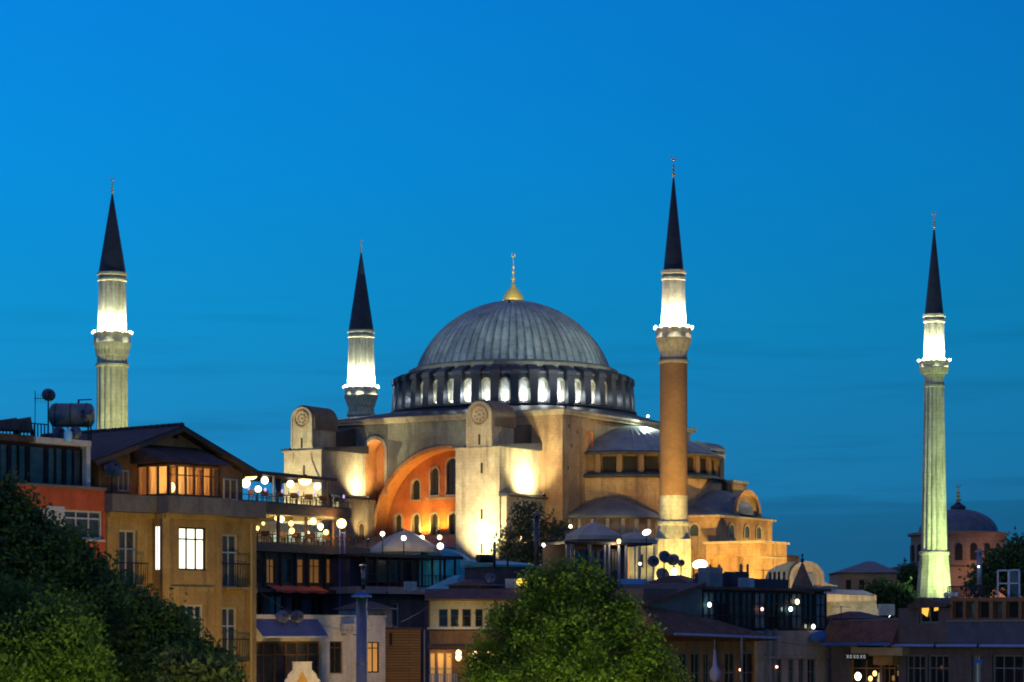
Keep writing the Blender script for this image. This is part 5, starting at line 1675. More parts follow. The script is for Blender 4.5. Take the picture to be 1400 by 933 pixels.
# small stone annex at the foot of the brick minaret
w = P(880, 740, 336)
ax = empty('stone_annex', (w.x, 336, 15), 'small pale stone block lit yellow beside the foot of the brick minaret', 'annex', -.3)
MB().box(-1.6, 1.6, -1.4, 1.4, 0, w.z - 15).build('wall', m_stone, ax)
MB().box(-1.75, 1.75, -1.55, 1.55, w.z - 14.98, w.z - 14.7).build('coping', m_stone, ax)
MB().box(-.4, .3, -1.43, -1.39, w.z - 18.5, w.z - 16.8).build('opening', m_slit, ax)
light('SPOT', 'floodlight_lamp', (-1, -7, 9), 2600, (1, .74, .2), ax, (0, -1.4, 14.5), 70, .7, .2)

# ------------------------------------------------------------------ plum house with glazed upper floor and turret
fr = Fr(885, 129, 1132, 140)
o = fr.root('turret_house', 'dark house with a glazed upper floor, many chimney pots and a pointed brown turret', 'building')
L = fr.L
z_g1, z_g0 = fr.z(1050, 808), fr.z(1050, 862)
xg0 = fr.u(962)
fr.mb().box(0, L, .25, 8, z_g0 - .01, z_g1).build('upper_floor', m_darkwall, o)
n = 10
for k in range(n):
    a = xg0 + (L - xg0) * k / n; b_ = xg0 + (L - xg0) * (k + 1) / n
    window(fr, a + .03, b_ - .03, z_g0 + .06, z_g1 - .08, .08, 2, (.36, .68), m_black, (m_glass3, m_glass, m_glass2, m_glass2, m_glass3, m_glass, m_glass2, m_glass3, m_glass, m_glass3)[k], .07, 'glazed_screen')
fr.mb().box(xg0 - .1, L + .15, -.12, 8.1, z_g1 + .01, z_g1 + .16).build('roof_slab', m_tile, o)
# sloping dark roof at the left
xl = fr.u(880)
zl0, zl1 = fr.z(885, 823), fr.z(962, 797)
fr.mb().prism([(xl, zl0 - .2), (xg0 - .12, zl1 - .2), (xg0 - .12, zl1), (xl, zl0)], 'y', -.3, 8).build('sloping_roof', m_tile, o)
fr.mb().prism([(xl + .1, z_g0 - .5), (xg0 - .12, z_g0 - .5), (xg0 - .12, zl1 - .22), (xl + .1, zl0 - .22)], 'y', .0, 7.8).build('side_room', M('slate_blue_boards', (.055, .075, .095), .7, 0, .3, 1.5), o)
# lower red-tiled lean-to
za, zb_ = fr.z(960, 838), fr.z(980, 872, -1.2)
xr = fr.u(1035)
lr = fr.mb()
lr.add([(xl - .2, -1.3, zb_ + .3), (xr, -1.3, zb_), (xr, .24, zb_ + .25), (xg0 + 1.0, .24, za - .3), (xl - .2, .24, za + .5),
        (xl - .2, -1.3, zb_ + .15), (xr, -1.3, zb_ - .15), (xr, .24, zb_ - .2), (xl - .2, .24, zb_ - .2)],
       [(0, 1, 2, 3, 4), (5, 6, 1, 0), (5, 8, 7, 6), (6, 7, 2, 1), (0, 4, 8, 5)])
lr.build('lean_to_roof', m_rtile, o)
fr.mb().tube((fr.u(922, -1.35), -1.36, zb_ + .18), (xr, -1.36, zb_ - .02), .07, seg=8).build('gutter', M('blue_grey_gutter', (.20, .25, .42), .5, .2, .2, 3), o)
# lower walls
lw = [fr.r(a, 893, b_, 960) for a, b_ in ((932, 945), (949, 962), (966, 975), (995, 1010), (1016, 1036))]
fr.mb().shell(xl, xr, .2, 8, fr.zb, z_g0 - .02, lw, .2).build('left_wall', m_brownwall, o)
for h in lw: window(fr, *h, .3, 2, (.6,), m_greyp, m_glass, .06)
rw = [fr.r(a, 901, b_, 960) for a, b_ in ((1062, 1070), (1078, 1086), (1092, 1100), (1104, 1116))]
fr.mb().shell(xr + .02, L, 0, 8, fr.zb, z_g0 - .02, rw, .2).build('right_wall', m_pinkwall, o)
for h in rw: window(fr, *h, .1, 2, (.7,), m_greyp, m_glass, .06)
for px in (1047, 1058):
    x = fr.u(px)
    fr.mb().box(x - .1, x + .1, -.14, .01, fr.zb, z_g0 + .05).build('pilaster', m_greyp, o)
fr.mb().box(xr, L + .05, -.12, .02, fr.z(1080, 900), fr.z(1080, 897)).build('string_course', m_pinkwall, o)
fr.mb().tube((fr.u(984), -1.45, zb_), (fr.u(984), -1.45, fr.zb), .06, seg=8).build('downpipe', m_greyp, o)
# chimneys and pots
for (a, b_, y0, y1, off, mt) in ((970, 988, 776, 800, 3.0, m_conc), (965, 996, 784, 805, 4.0, m_darkwall), (1006, 1024, 782, 806, 3.5, m_darkwall), (1030, 1078, 792, 812, 4.0, m_darkwall)):
    r = fr.r(a, y0, b_, y1, off)
    fr.mb().box(r[0], r[1], off, off + .8, z_g1 + .1, r[3]).build('chimney', mt, o)
for i, px in enumerate((971, 983, 1013, 1022, 1053, 1059, 1065, 1072)):
    off = 3.4 if px < 1000 else 3.9 if px < 1030 else 4.4
    x = fr.u(px, off)
    zb2 = fr.z(px, 777 if px < 1000 else 783 if px < 1030 else 793, off) - .05
    fr.mb().tube((x, off, zb2), (x, off, zb2 + (.25 if px < 1000 else .5)), .08, .07, 8).build('chimney_pot', m_dwood, o)
# turret
xt = fr.u(1100, .6); zt0, zt1 = fr.z(1100, 810, .6), fr.z(1100, 770, .6)
fr.mb().lathe([(.78, zt0 - .1), (.70, zt0 + .05), (.05, zt1)], 8, xt, .75).build('turret_roof', M('brown_shingles', (.15, .085, .06), .85, 0, .35, 5, bump=.5, bscale=14), o)
fr.mb().ball((xt, .75, zt1 + .15), .10, .10, .14, 10, 6).tube((xt, .75, zt1), (xt, .75, zt1 + .5), .035, .02, 6).ball((xt, .75, zt1 + .42), .07, .05, .1, 8, 6).build('turret_finial', m_black, o)
# lights seen in the glazing
for i, (px, py, r, c, lab) in enumerate(((970, 827, .10, (.5, 1, .9), 'pale green lamp hanging in the leftmost glazed bay of the plum house'), (1042, 833, .07, (1, .45, .3), 'small reddish lamp hanging in the middle of the glazed floor'),
                                         (1081, 833, .10, (.7, 1, 1), 'bluish white lamp in the glazed floor beside the turret'), (1090, 823, .11, (1, .85, .45), 'warm yellow lamp under the pointed turret'), (1112, 857, .10, (.95, 1, .7), 'low white lamp near the right end of the glazed floor'))):
    w = fr.w(fr.u(px, -.12), -.12, fr.z(px, py, -.12))
    globe(w, r, E('glazing_lamp_%s' % 'abcde'[i], c, 5), lab, .35, 'lamps along the glazed floor', 1.3)
for i, (px, py, lab) in enumerate(((1012, 916, 'faint pinkish window lamp beside the grey downpipe'), (1062, 912, 'faint orange lamp beside the grey pilasters'))):
    w = fr.w(fr.u(px, -.2), -.2, fr.z(px, py, -.2))
    globe(w, .07, bpy.data.materials['glazing_lamp_b'], lab, .25, 'faint lower lamps')
# folded purple parasol hanging under the gutter, blue drum awning at the corner
w = fr.w(fr.u(977, -1.6), -1.6, fr.z(977, 931, -1.6))
hp = empty('folded_parasol', tuple(w), 'pale mauve folded parasol below the gutter of the plum house', 'parasol')
MB().lathe([(.05, -.1), (.24, .1), (.30, .45), (.12, .75), (.04, 1.6)], 10, rf=lambda a: 1 + .2 * math.cos(5 * a)).build('cloth', M('mauve_cloth', (.30, .28, .42), .9), hp, True)
MB().tube((0, 0, -1.6), (0, 0, 2.1), .03, seg=6).build('pole', m_greyp, hp)
r = fr.r(1103, 862, 1141, 877, -.3)
oo = empty('drum_awning', tuple(fr.w((r[0] + r[1]) / 2, -.3, r[2])), 'dark blue rounded awning at the corner of the plum house', 'awning', fr.rz, 'cloth awnings')
b = MB().lathe([(.85, 0), (.85, .3), (.6, .52), (.05, .6)], 20)
b.v = [(x, y * .55, z) for x, y, z in b.v]
b.build('cloth', m_blue, oo, True)
MB().tube((-.8, 0, .02), (.8, 0, .02), .025, seg=6).build('awning_frame', m_black, oo)

# ------------------------------------------------------------------ plum and navy house at the right edge
fr = Fr(1130, 139, 1420, 127)
o = fr.root('navy_house', 'dark plum house with a navy upper wall, long blue gutter and a roof terrace', 'building')
L = fr.L
x1 = fr.u(1228)
z_t = fr.z(1228, 832); z_t2 = fr.z(1300, 822)
z_gut = fr.z(1300, 883)
wi = [fr.r(1256, 824, 1283, 852)]
band = [fr.r(a, 822, b_, 846) for a, b_ in ((1302, 1316), (1320, 1332), (1337, 1352), (1357, 1370), (1375, 1392), (1396, 1412))]
x2 = fr.u(1298)
fr.mb().shell(x1, x2, 0, 8, z_gut, z_t, wi, .3).build('upper_wall', m_darkwall, o)
zb1 = fr.z(1350, 817)
fr.mb().shell(x2 + .01, L, .02, 8, fr.z(1350, 849), zb1, band, .25).build('window_band', m_wood, o)
for i, h in enumerate(band): window(fr, *h, .2, 1, (), m_dwood, m_glass2 if i % 2 else m_glass, .06)
fr.mb().box(x2 + .01, L, -.12, 8, z_gut, fr.z(1350, 850)).build('navy_wall', M('navy_boards', (.045, .055, .10), .6, 0, .3, 1.2), o)
fr.mb().box(x2, L, -.2, .0, fr.z(1350, 850), fr.z(1350, 848)).build('sill_course', m_greyp, o)
window(fr, *wi[0], .15, 2, (), m_greyp, m_glass, .08)
h = wi[0]
lit = fr.mb()
lit.add([(h[0] + .12, .12, h[3] - .55), (h[0] + .5, .12, h[3] - .75), (h[0] + .62, .12, h[3] - .35), (h[0] + .6, .12, h[3] - .08), (h[0] + .12, .12, h[3] - .12)], [(0, 1, 2, 3, 4)])
lit.add([(h[1] - .42, .12, h[3] - .45), (h[1] - .12, .12, h[3] - .4), (h[1] - .12, .12, h[3] - .08), (h[1] - .4, .12, h[3] - .08)], [(0, 1, 2, 3)])
lit.build('lit_blind', e_amber, o)
# little gable over the window
ga, gb_, gc = fr.u(1246), fr.u(1264), fr.u(1300)
fr.mb().prism([(ga, z_t - .02), (gc, z_t + .05), (gc, z_t + .17), (gb_, z_t + .55), (ga, z_t + .12)], 'y', -.35, 3).build('window_gable', m_tile, o)
fr.mb().tube((x1 - .2, -.2, z_gut), (L, -.2, z_gut), .085, seg=8).build('gutter', M('bright_blue_gutter', (.16, .24, .52), .45, .2, .15, 3), o)
xs_ = fr.mb()
for px in (1283, 1342): xs_.tube((fr.u(px) - .05, -.2, z_gut), (fr.u(px) + .05, -.2, z_gut), .12, seg=8)
xs_.build('gutter_joint', m_black, o)
# lower wall with shop
lw = [fr.r(a, 896, b_, 960) for a, b_ in ((1156, 1196), (1200, 1222), (1232, 1258), (1262, 1290), (1322, 1336), (1350, 1392))]
fr.mb().shell(.02, L, .35, 8, fr.zb, z_gut - .12, lw, .25).build('lower_wall', m_darkwall, o)
for i, q in enumerate(lw): window(fr, *q, .5, 3 if i else 2, (.72,), m_wood if i < 2 else m_greyp, m_glass if i != 4 else M('pale_lit_glass', (.25, .28, .34), .2), .07)
za = fr.z(1200, 890)
fr.mb().box(fr.u(1168), fr.u(1238), -.25, .34, za - .25, za + .18).build('shop_fascia', M('tan_board', (.33, .22, .13), .7, 0, .2, 2), o)
fr.mb().box(fr.u(1196), fr.u(1222), -.12, .33, za - .75, za - .27).build('shop_panel', M('orange_brown_board', (.30, .14, .04), .7, 0, .2, 2), o)
q = fr.r(1157, 894, 1187, 902, -.3)
sb = fr.mb().box(q[0], q[1], -.34, -.3, q[2], q[3]).build('shop_sign', m_black, o)
mk = fr.mb()
nn = 6
for k in range(nn):
    a = q[0] + .06 + (q[1] - q[0] - .12) * k / nn; wd = (q[1] - q[0] - .12) / nn * .62
    z_0, z_1 = q[2] + .06, q[3] - .06
    if k % 2 == 0:
        for s in (0, 1): mk.add([(a + s * wd, -.346, z_0), (a + s * wd + .04, -.346, z_0), (a + (1 - s) * wd + .04, -.346, z_1), (a + (1 - s) * wd, -.346, z_1)], [(0, 1, 2, 3)])
    else:
        for i in range(10):
            a0, a1 = 2 * PI * i / 10, 2 * PI * (i + 1) / 10
            cx, cz, rx, rz_ = a + wd / 2, (z_0 + z_1) / 2, wd / 2, (z_1 - z_0) / 2
            mk.quad(*[(cx + rx * f_ * math.cos(t), -.346, cz + rz_ * f_ * math.sin(t)) for f_, t in ((1, a0), (1, a1), (.62, a1), (.62, a0))])
mk.build('sign_marks', E('pale_sign_light', (.8, .85, .8), .35), sb)
# sloping dark red roof left of the upper wall
fr.mb().prism([(-.5, z_gut + .05), (.2, z_gut + 1.35), (6, z_gut + 1.5), (6, z_gut + .05)], 'x', .0, x1 - .02).build('left_roof', m_rtile, o)
fr.mb().prism([(-.62, z_gut + .0), (-.62, z_gut + .14), (-.48, z_gut + .14), (-.48, z_gut + .0)], 'x', .0, x1 - .05).build('eave_board', m_blue, o)
# roof terrace: railing, windbreak
zr = zb1 + .02
rail(fr, fr.u(1296, .8), fr.u(1347, .8), .8, zr, fr.z(1320, 801, .8), .12, parent=o)
b = fr.mb()
for a, b_ in ((1363, 1379), (1379, 1394)):
    xa, xb = fr.u(a, 1), fr.u(b_, 1); zt_ = fr.z(1378, 779, 1)
    b.box(xa, xa + .07, 1, 1.06, zr, zt_).box(xb - .07, xb, 1, 1.06, zr, zt_).box(xa, xb, 1, 1.06, zt_ - .07, zt_).box(xa, xb, 1, 1.06, (zr + zt_) / 2 - .03, (zr + zt_) / 2 + .03)
wb = b.build('windbreak', M('pale_blue_frame', (.35, .42, .60), .5), o)
fr.mb().box(fr.u(1379, 1), fr.u(1394, 1), 1.02, 1.03, zr, fr.z(1388, 780, 1)).build('pane', m_glass2, wb)
fm_ = [(1302, .20), (1310, .16), (1318, .22)]
for i, (px, r) in enumerate(((1294, .16), (1301, .17), (1308, .15))):
    w = fr.w(fr.u(px, .5), .5, zb1 + .16)
    globe(w, r, m_white if True else None, f'white ball finial on the roof edge beside the minaret base, {ordinal(i, 3)} of three', None, 'white balls on the roof edge', 1, 'ball ornament', 'roof_ball')
w = fr.w(fr.u(1387, 1.6), 1.6, zr)
hl = empty('heater_lamp', tuple(w), 'glowing orange patio heater behind the pale blue windbreak', 'patio heater')
MB().lathe([(.14, .4), (.16, .9), (.08, 1.3)], 12).build('glow_tube', E('heater_glow', (1, .30, .08), 1.3), hl, True)
MB().lathe([(.2, 0), (.2, .1), (.1, .38)], 12).lathe([(.1, 1.3), (.24, 1.36), (.02, 1.45)], 12).build('heater_body', m_black, hl)
flue(1339, 757, 812, 132, .13, 'blue grey mast on the right roof terrace beside the domed church', M('blue_grey_mast', (.16, .19, .28), .5, .3, .2, 2))
globe(P(1338, 775, 131.6), .06, e_white, 'tiny white lamp half way up the blue grey mast', .1, 'small roof terrace lamps')
for i, (px, py, r, mt, lab) in enumerate(((1173, 925, .17, E('lime_lamp', (1, .95, .45), 6), 'bright yellow lamp in the shop window under the tan board'), (1190, 928, .11, e_warm, 'lower of two small lamps right of the bright yellow shop lamp'), (1196, 921, .11, e_warm, 'upper of two small lamps right of the bright yellow shop lamp'))):
    w = fr.w(fr.u(px, -.3), -.3, fr.z(px, py, -.3))
    globe(w, r, mt, lab, .5, 'shop window lamps', 1.3, lit=12 if i == 0 else None)
w = fr.w(fr.u(1337, -1.0), -1.0, fr.z(1337, 907, -1.0))
zb = ground_z(w.y)
sp_ = empty('street_post', (w.x, w.y, zb), 'pale slim post with a small blue head in front of the navy house', 'post')
MB(zb).tube((0, 0, zb), (0, 0, w.z), .05, seg=8).build('pole', m_white, sp_)
MB(zb).box(-.2, .2, -.1, .1, w.z, w.z + .18).build('head', m_blue, sp_)

# ------------------------------------------------------------------ old stone bath house and distant buildings
D = 292
fx = lambda px, d=D: (px - 700) / F * d
fz = lambda py, d=D: P(0, py, d).z
bt_ = empty('stone_bathhouse', (fx(1150), D, 15), 'pale old stone hall with a battered wall and a rounded gable, between turret and trees', 'building')
bx0 = fx(1150)
T2 = lambda px: fx(px) - bx0
b = MB(15)
za, zb_ = fz(851), fz(822)
b.add([(T2(1145), -3.0, za - 8), (T2(1201), -3.0, za - 8), (T2(1201), 0, za - 8), (T2(1130), 0, za - 8), (T2(1143), -2.4, za), (T2(1200), -2.4, za), (T2(1196), -1.0, zb_), (T2(1137), -1.0, zb_), (T2(1196), 2, zb_), (T2(1127), 2, zb_), (T2(1130), 1, za)],
      [(0, 1, 5, 4), (4, 5, 6, 7), (1, 2, 8, 6, 5), (7, 6, 8, 9), (4, 7, 9, 10), (0, 4, 10, 3)])
b.build('battered_wall', plaster('rubble_stone', (.36, .33, .24), (.14, .13, .10), (.22, .20, .14), scale=1.0, streak=.5), bt_)
MB(15).prism([(T2(1117), fz(812)), (T2(1196), fz(815)), (T2(1196), fz(822) - .01), (T2(1122), fz(823))], 'y', -1.3, 2.2).build('cornice', m_cream, bt_)
MB(15).add([(T2(1108), -1.4, fz(811)), (T2(1197), -1.4, fz(814.5)), (T2(1190), 6, fz(806)), (T2(1100), 6, fz(803))], [(0, 1, 2, 3)]).build('lead_roof', m_lead, bt_)
MB(15).box(T2(1080), T2(1117), 0, 6, 15, fz(812)).build('side_wall', m_cream, bt_)
gbx = MB(15)
arch_ring(gbx, T2(1108), 1.55, 2.0, fz(790), fz(806), 3.4, 4.2, n=20, k=1.0)
gbx.prism(arch_poly(T2(1108), 3.2, fz(808), fz(790), n=16), 'y', 3.9, 4.3)
gbx.add([(T2(1128), 3.5, fz(806)), (T2(1150), 3.5, fz(806)), (T2(1150), 3.5, fz(800)), (T2(1136), 3.5, fz(797)), (T2(1128), 3.5, fz(790))], [(0, 1, 2, 3, 4)])
gbx.build('rounded_gable', m_cream, bt_)
bv = MB(15).prism([(T2(1096) + 2.6 * math.cos(PI * i / 14) - .6, fz(792) + 2.05 * math.sin(PI * i / 14)) for i in range(15)] , 'y', 4.3, 10)
bv.build('vaulted_roof', m_lead, bt_)
MB(15).prism(arch_poly(T2(1112), .9, fz(802), fz(788), n=8), 'y', 3.35, 3.42).build('arched_window', m_greyp, bt_)
light('SPOT', 'floodlight_lamp', (-3, -16, 5), 9500, (1, .86, .5), bt_, (0, -1, 9.5), 75, .7, .2)
light('SPOT', 'floodlight_lamp', (-11, -8, 6), 3500, (1, .62, .2), bt_, (-3, 0, 11), 75, .7, .2)

D = 455
fx = lambda px, d=D: (px - 700) / F * d
hb = empty('hip_roofed_hall', (fx(1186, D), D, 14), 'dark distant hall with a low hipped roof left of the domed church', 'building')
hx = fx(1186, D)
zz = lambda py: P(0, py, D).z
MB(14).box(fx(1147) - hx, fx(1226) - hx, 0, 14, 14, zz(782)).build('wall', m_brickwall, hb)
MB(14).add([(fx(1143) - hx, -.5, zz(783)), (fx(1230) - hx, -.5, zz(783)), (fx(1230) - hx, 14.5, zz(783)), (fx(1143) - hx, 14.5, zz(783)), (fx(1192) - hx, 6, zz(766)), (fx(1204) - hx, 8, zz(766))],
           [(0, 1, 5, 4), (1, 2, 5), (2, 3, 4, 5), (3, 0, 4)]).build('roof', m_lead, hb)
for px in (1160, 1178, 1196, 1212):
    MB(14).box(fx(px) - hx - .45, fx(px) - hx + .45, -.04, .02, zz(806), zz(793)).build('window', m_slit, hb)

D = 560
fx = lambda px, d=D: (px - 700) / F * d
zz = lambda py: P(0, py, D).z
ci = empty('domed_church', (fx(1310), D, 13), 'dark distant brick church with a low lead dome and gilded finial behind the right minaret', 'church')
R = 53.5 * D / F
zt, zb_ = zz(696), zz(729)
prof = [(R * math.cos(t * PI / 20) + .02, zb_ + (zt - zb_) * math.sin(t * PI / 20)) for t in range(11)]
smooth_by_angle(MB(13).lathe(prof, 128, rf=lambda a: 1 + .006 * max(0, math.cos(32 * a)) ** 6).build('dome', m_lead, ci), 50)
Rd2 = 66 * D / F
MB(13).lathe([(Rd2 * .98, zz(775)), (Rd2 * .98, zz(734)), (Rd2 * 1.05, zz(733)), (Rd2 * 1.05, zz(730)), (R, zz(727.5))], 20).build('drum', m_brickwall, ci)
for k in range(20):
    a = 2 * PI * (k + .5) / 20
    q = MB(13).prism(arch_poly(0, 1.5, zz(768), zz(750), n=8), 'x', Rd2 * .962, Rd2 * .985)
    ob = q.build('drum_window', m_slit, ci); ob.rotation_euler.z = a
MB(13).box(-14, 14, -9, 12, 13, zz(776)).build('nave', m_brickwall, ci)
MB(13).add([(-14.5, -9.5, zz(776)), (14.5, -9.5, zz(776)), (14.5, 12, zz(776)), (-14.5, 12, zz(776)), (-9, -6, zz(768)), (9, -6, zz(768)), (9, 9, zz(768)), (-9, 9, zz(768))], [(0, 1, 5, 4), (1, 2, 6, 5), (3, 0, 4, 7), (4, 5, 6, 7)]).build('nave_roof', m_lead, ci)
MB(13).lathe([(1.6, zz(697)), (1.7, zz(693)), (.7, zz(689)), (.5, zz(687))], 20).build('finial_base', m_dark_lead, ci, True)
finial(ci, 0, 0, zz(688), zz(660), .8, 13)
light('SPOT', 'floodlight_lamp', (9, -24, 8), 16000, (1, .55, .3), ci, (6, -8, 15), 80, .8, .3)

# ------------------------------------------------------------------ trees
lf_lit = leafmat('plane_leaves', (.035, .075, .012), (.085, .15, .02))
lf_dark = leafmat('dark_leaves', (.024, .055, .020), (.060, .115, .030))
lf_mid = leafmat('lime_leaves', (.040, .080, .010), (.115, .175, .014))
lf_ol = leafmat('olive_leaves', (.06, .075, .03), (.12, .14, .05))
m_bark = M('bark', (.09, .065, .045), .9, 0, .4, 4, stretch=(4, 4, 1), bump=.6)
def tree(px, D, label, blobs, leafm, n_cl, per, size, spread, seed, trunk_r=.25, group=None, name='leafy_tree', twigs=7, shell=.45, squeeze=1):
    gz = ground_z(D)
    x0 = (px - 700) / F * D
    o = empty(name, (x0, D, gz), label, 'tree', 0, group)
    cs = []
    for (bx, by, r_px, rz_px, dy) in blobs:
        if squeeze != 1: bx = px + (bx - px) * squeeze; by += 6
        k = (D + dy) / F
        cs.append(((bx - 700) * k - x0, dy, CZ + (HOR - by) * k, r_px * k, r_px * k * .9, rz_px * k))
    tot = sum(c[3] * c[4] * c[5] for c in cs) ** (1 / 1)
    m = MB(gz)
    for i, c in enumerate(cs):
        share = (c[3] * c[5]) / sum(q[3] * q[5] for q in cs)
        leaves(m, c[:3], c[3:], max(6, int(n_cl * share)), per, size, spread, .8, seed + i, shell)
    build_leaves(m, 'crown', leafm, o)
    t = MB(gz)
    zc = sum(c[2] for c in cs) / len(cs)
    rng = random.Random(seed)
    top = Vector((sum(c[0] for c in cs) / len(cs) * .4, 0, gz + (zc - gz) * .72))
    t.tube((0, 0, gz - .1), top, trunk_r, trunk_r * .6, 10)
    for i, c in enumerate(cs):
        e_ = Vector(c[:3])
        mid = top.lerp(e_, .5) + Vector((rng.uniform(-.3, .3), rng.uniform(-.3, .3), .2))
        t.tube(top, mid, trunk_r * .45, trunk_r * .28, 7).tube(mid, e_, trunk_r * .28, trunk_r * .1, 6)
        for k in range(twigs):
            d = Vector((rng.gauss(0, 1), rng.gauss(0, 1), rng.gauss(.3, 1))).normalized()
            t.tube(e_.lerp(mid, rng.random() * .5), e_ + Vector((d.x * c[3], d.y * c[4], d.z * c[5])) * .85, trunk_r * .1, .012, 5)
    t.build('trunk', m_bark, o, True)
    return o
# left foreground
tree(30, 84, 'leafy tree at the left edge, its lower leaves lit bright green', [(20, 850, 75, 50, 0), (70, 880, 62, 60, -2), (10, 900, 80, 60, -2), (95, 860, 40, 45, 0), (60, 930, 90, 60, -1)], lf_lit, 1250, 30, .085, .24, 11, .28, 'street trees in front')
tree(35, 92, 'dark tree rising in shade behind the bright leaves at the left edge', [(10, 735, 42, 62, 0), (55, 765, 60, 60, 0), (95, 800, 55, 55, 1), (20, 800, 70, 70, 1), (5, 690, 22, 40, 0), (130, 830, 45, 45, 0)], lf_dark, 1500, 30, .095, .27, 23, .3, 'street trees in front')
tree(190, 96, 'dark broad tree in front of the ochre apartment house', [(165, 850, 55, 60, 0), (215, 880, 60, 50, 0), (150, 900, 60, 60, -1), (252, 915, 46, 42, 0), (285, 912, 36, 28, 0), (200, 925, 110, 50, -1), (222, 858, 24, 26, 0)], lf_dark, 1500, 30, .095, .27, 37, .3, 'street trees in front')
tree(285, 88, 'small pale-leaved tree in the corner below the ochre apartment house', [(285, 928, 36, 26, 0), (245, 930, 16, 36, 0), (305, 940, 26, 26, 0)], lf_ol, 300, 18, .13, .2, 41, .12, 'street trees in front')
# the big tree in the middle
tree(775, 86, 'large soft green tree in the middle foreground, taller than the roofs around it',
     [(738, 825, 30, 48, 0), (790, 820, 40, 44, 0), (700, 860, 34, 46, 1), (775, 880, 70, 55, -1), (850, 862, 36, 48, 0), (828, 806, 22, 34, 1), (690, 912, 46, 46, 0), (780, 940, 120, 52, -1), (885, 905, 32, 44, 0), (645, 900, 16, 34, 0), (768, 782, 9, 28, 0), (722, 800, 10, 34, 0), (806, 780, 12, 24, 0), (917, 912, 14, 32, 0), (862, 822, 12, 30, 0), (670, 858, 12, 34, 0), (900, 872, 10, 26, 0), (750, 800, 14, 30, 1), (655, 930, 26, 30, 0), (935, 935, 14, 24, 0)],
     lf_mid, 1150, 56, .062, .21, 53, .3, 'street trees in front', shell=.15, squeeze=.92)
# by the mosque
tree(725, 210, 'small tree with a lit rusty top between the buttress and the flues', [(722, 705, 20, 22, 0), (712, 740, 30, 30, 0), (748, 738, 26, 36, 0), (735, 765, 45, 25, 0), (690, 760, 16, 22, 0)], leafmat('rusty_floodlit_leaves', (.07, .13, .03), (.22, .13, .05)), 330, 16, .16, .35, 61, .16, 'trees around the mosque')  # leaf colours brightened to hold the floodlight on this tree
# right, behind the roofs
tree(1375, 330, 'dark tree at the right edge behind the roof terrace', [(1370, 775, 22, 26, 0), (1395, 768, 25, 32, 0), (1345, 795, 20, 20, 0), (1410, 790, 30, 30, 0)], lf_dark, 500, 18, .3, .7, 71, .4, 'trees around the mosque')
tree(1215, 400, 'dark round tree below the hipped hall, left of the flared minaret', [(1203, 815, 15, 16, 0), (1230, 820, 17, 16, 0), (1218, 834, 22, 16, 0)], lf_dark, 420, 18, .35, .8, 83, .4, 'trees around the mosque')
tree(1245, 520, 'dark bushy tree against the left wall of the domed church', [(1243, 792, 12, 18, 0), (1252, 806, 16, 18, 0)], lf_dark, 300, 18, .4, .9, 97, .4, 'trees around the mosque')

# ------------------------------------------------------------------ street lamps below the frame that light the fronts and the trees
def street_lamp(px, D, z, en, col, label):
    x = (px - 700) / F * D
    gz = ground_z(D)
    oo = empty('street_lamp', (x, D, gz), label, 'street lamp', 0, 'lit street lamps')
    MB(gz).lathe([(.16, gz), (.16, gz + .5), (.07, gz + .7), (.05, z - .3)], 12, 0, 0).build('pole', m_iron, oo)
    MB(gz).ball((0, 0, z), .22, seg=14, rings=8).build('globe', e_warm, oo, True)
    light('POINT', 'lamp_light', (0, 0, z - gz), en, col, oo, size=.25)
SO = (1.0, .62, .20)
street_lamp(310, 108, 12.5, 11500, SO, 'globe street lamp before the ochre apartment house')
street_lamp(180, 103, 12.5, 1100, SO, 'globe street lamp before the red house')
street_lamp(540, 133, 13.0, 8000, SO, 'globe street lamp before the boarded house')
street_lamp(420, 131, 14.0, 900, (1, .72, .3), 'globe street lamp before the white house')
street_lamp(60, 72, 12.0, 15000, (1, .95, .28), 'globe street lamp under the bright leaves at the left')
street_lamp(870, 74, 11.5, 30000, (.92, 1, .26), 'globe street lamp under the big middle tree')
street_lamp(1070, 124, 12.5, 260, (1, .6, .45), 'globe street lamp before the plum house')

# ------------------------------------------------------------------ clutter on the roofs
def aerial(px, py, D, zb, label, rz=0.0, arms=6):
    w = P(px, py, D)
    oo = empty('tv_antenna', (w.x, D, zb), label, 'aerial', rz, 'television aerials on the roofs')
    h = w.z - zb
    b = MB().tube((0, 0, 0), (0, 0, h), .022, seg=6).tube((-.55, 0, h - .08), (.55, 0, h - .08), .014, seg=5)
    for k in range(arms):
        x = -.5 + k * 1.0 / (arms - 1)
        b.tube((x, -.28 + .02 * k, h - .08), (x, .28 - .02 * k, h - .08), .010, seg=4)
    b.build('aerial_rods', m_black, oo)
    MB().tube((0, 0, 0), (0, 0, .12), .06, seg=8).build('foot', m_black, oo)
for (px, py, D, pb, lab, rz) in ((529, 792, 172, 812, 'small aerial on the pale slab below the glazed pavilion', .4), (640, 772, 167, 806, 'aerial leaning over the teal hipped hut', 1.0), (664, 780, 164, 806, 'short aerial left of the dark rooftop shed', -.5),
                                 (760, 772, 172, 806, 'aerial at the left end of the roof bar', .8), (948, 776, 138, 800, 'aerial on the sloping roof beside the large white lamp', .3), (1000, 782, 138, 806, 'aerial between the chimneys of the plum house', -.7),
                                 (1044, 778, 140, 806, 'aerial behind the row of chimney pots', .9), (1150, 828, 139, 858, 'aerial over the red tiled roof by the stone hall', .2), (1242, 808, 136, 832, 'aerial left of the amber lit gable window', -.4), (1352, 788, 131, 815, 'aerial between the mast and the windbreak', .6)):
    aerial(px, py, D, P(px, pb, D).z, lab, rz)
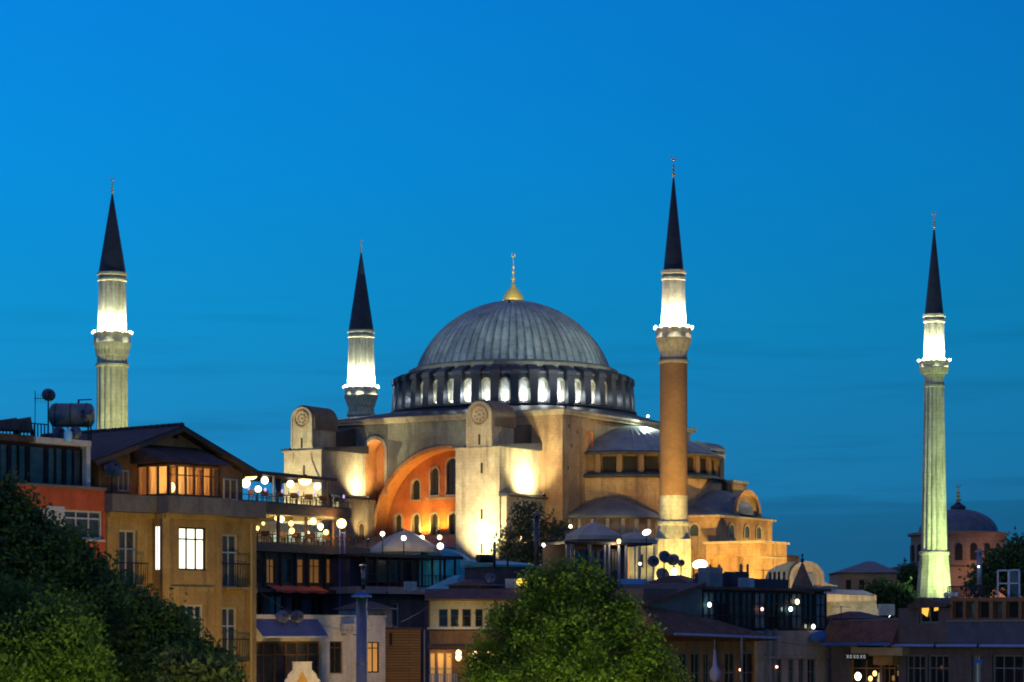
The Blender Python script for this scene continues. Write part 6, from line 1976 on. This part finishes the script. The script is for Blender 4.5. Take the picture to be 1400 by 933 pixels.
def cooler(px, py, D, label, rz=0.0):
    w = P(px, py, D)
    oo = empty('cooling_unit', tuple(w), label, 'air conditioner', rz, 'air conditioners on the walls and roofs')
    MB().box(-.42, .42, -.16, .16, .02, .62).build('casing', m_white, oo)
    b = MB()
    for i in range(20):
        a0, a1 = 2 * PI * i / 20, 2 * PI * (i + 1) / 20
        for r in (.10, .18, .25): b.tube((-.1 + r * math.cos(a0), -.17, .32 + r * math.sin(a0)), (-.1 + r * math.cos(a1), -.17, .32 + r * math.sin(a1)), .008, seg=4)
    b.build('fan_grille', m_black, oo)
    MB().box(-.38, -.32, -.2, .3, -.02, .02).box(.32, .38, -.2, .3, -.02, .02).build('bracket', m_black, oo)
for (px, py, D, lab, rz) in ((561, 808, 172.0, 'pale air conditioner on the slab under the glazed pavilion', .1), (700, 805, 163.5, 'air conditioner in front of the dark rooftop shed', 0), (758, 806, 168, 'air conditioner on the eave left of the roof bar', .1),
                             (1020, 806, 139, 'air conditioner on the roof slab between the chimneys', .1), (1212, 842, 137.5, 'air conditioner on the red tiled roof beside the plum wall', 0), (478, 868, 143.2, 'air conditioner on the wall of the white house left of the steel flue', .6)):
    cooler(px, py, D, lab, rz)
# a slack wire between the roofs
def wire(pts, label):
    a, b = [P(*q) for q in pts]
    m = MB(); n = 16
    f_ = lambda t: a.lerp(b, t) - Vector((0, 0, (a - b).length * .05 * 4 * t * (1 - t)))
    for i in range(n): m.tube(f_(i / n), f_((i + 1) / n), .012, seg=4)
    tag(m.build('overhead_wire', m_black), label, 'wire', 'slack wires between the houses')
wire(((350, 806, 124), (584, 830, 158)), 'slack wire from the ochre house to the long cream house')
wire(((1036, 872, 131), (1230, 872, 135)), 'slack wire from the plum house to the navy house')
wire(((600, 815, 189), (733, 712, 163)), 'slack wire from the garden lamp pole up to the dark flue')

# ------------------------------------------------------------------ small tiled roofs packed between the bigger houses
def small_hut(pa, pb, y_ridge, y_eave, D, label, roofm, wallm):
    f2 = Fr(pa, D, pb, D * 1.01)
    oo = f2.root('roof_hut', label, 'hut', 'small tiled huts among the roofs')
    z0, z1, L = f2.z((pa + pb) / 2, y_eave), f2.z((pa + pb) / 2, y_ridge), f2.L
    f2.mb().add([(-.25, -.25, z0), (L + .25, -.25, z0), (L + .25, 2.8, z0), (-.25, 2.8, z0), (L * .25, 1.2, z1), (L * .75, 1.2, z1)],
                [(0, 1, 5, 4), (1, 2, 5), (2, 3, 4, 5), (3, 0, 4), (0, 3, 2, 1)]).build('roof', roofm, oo)
    h = (L * .3, L * .7, z0 - 1.1, z0 - .25)
    f2.mb().shell(0, L, 0, 2.5, f2.zb, z0 - .01, [h], .15).build('wall', wallm, oo)
    window(f2, *h, .08, 2, (), m_greyp, m_glass2, .05)
    f2.mb().tube((-.25, -.28, z0 + .02), (L + .25, -.28, z0 + .02), .05, seg=6).build('gutter', m_greyp, oo)
small_hut(903, 935, 803, 814, 152, 'small dark tiled hut right of the dish cluster', m_tile, m_pinkwall)
small_hut(938, 962, 786, 797, 146, 'small low tiled hut beside the large white lamp', m_tile, m_conc)
small_hut(1172, 1208, 836, 846, 141, 'small tiled hut on the red roof before the old stone hall', m_rtile, m_pinkwall)
small_hut(500, 536, 822, 833, 158, 'small grey tiled hut behind the thick steel flue', m_tile, m_conc)
small_hut(655, 682, 792, 801, 163, 'small tiled hut below the black duct of the dark shed', m_rtile, m_brownwall)
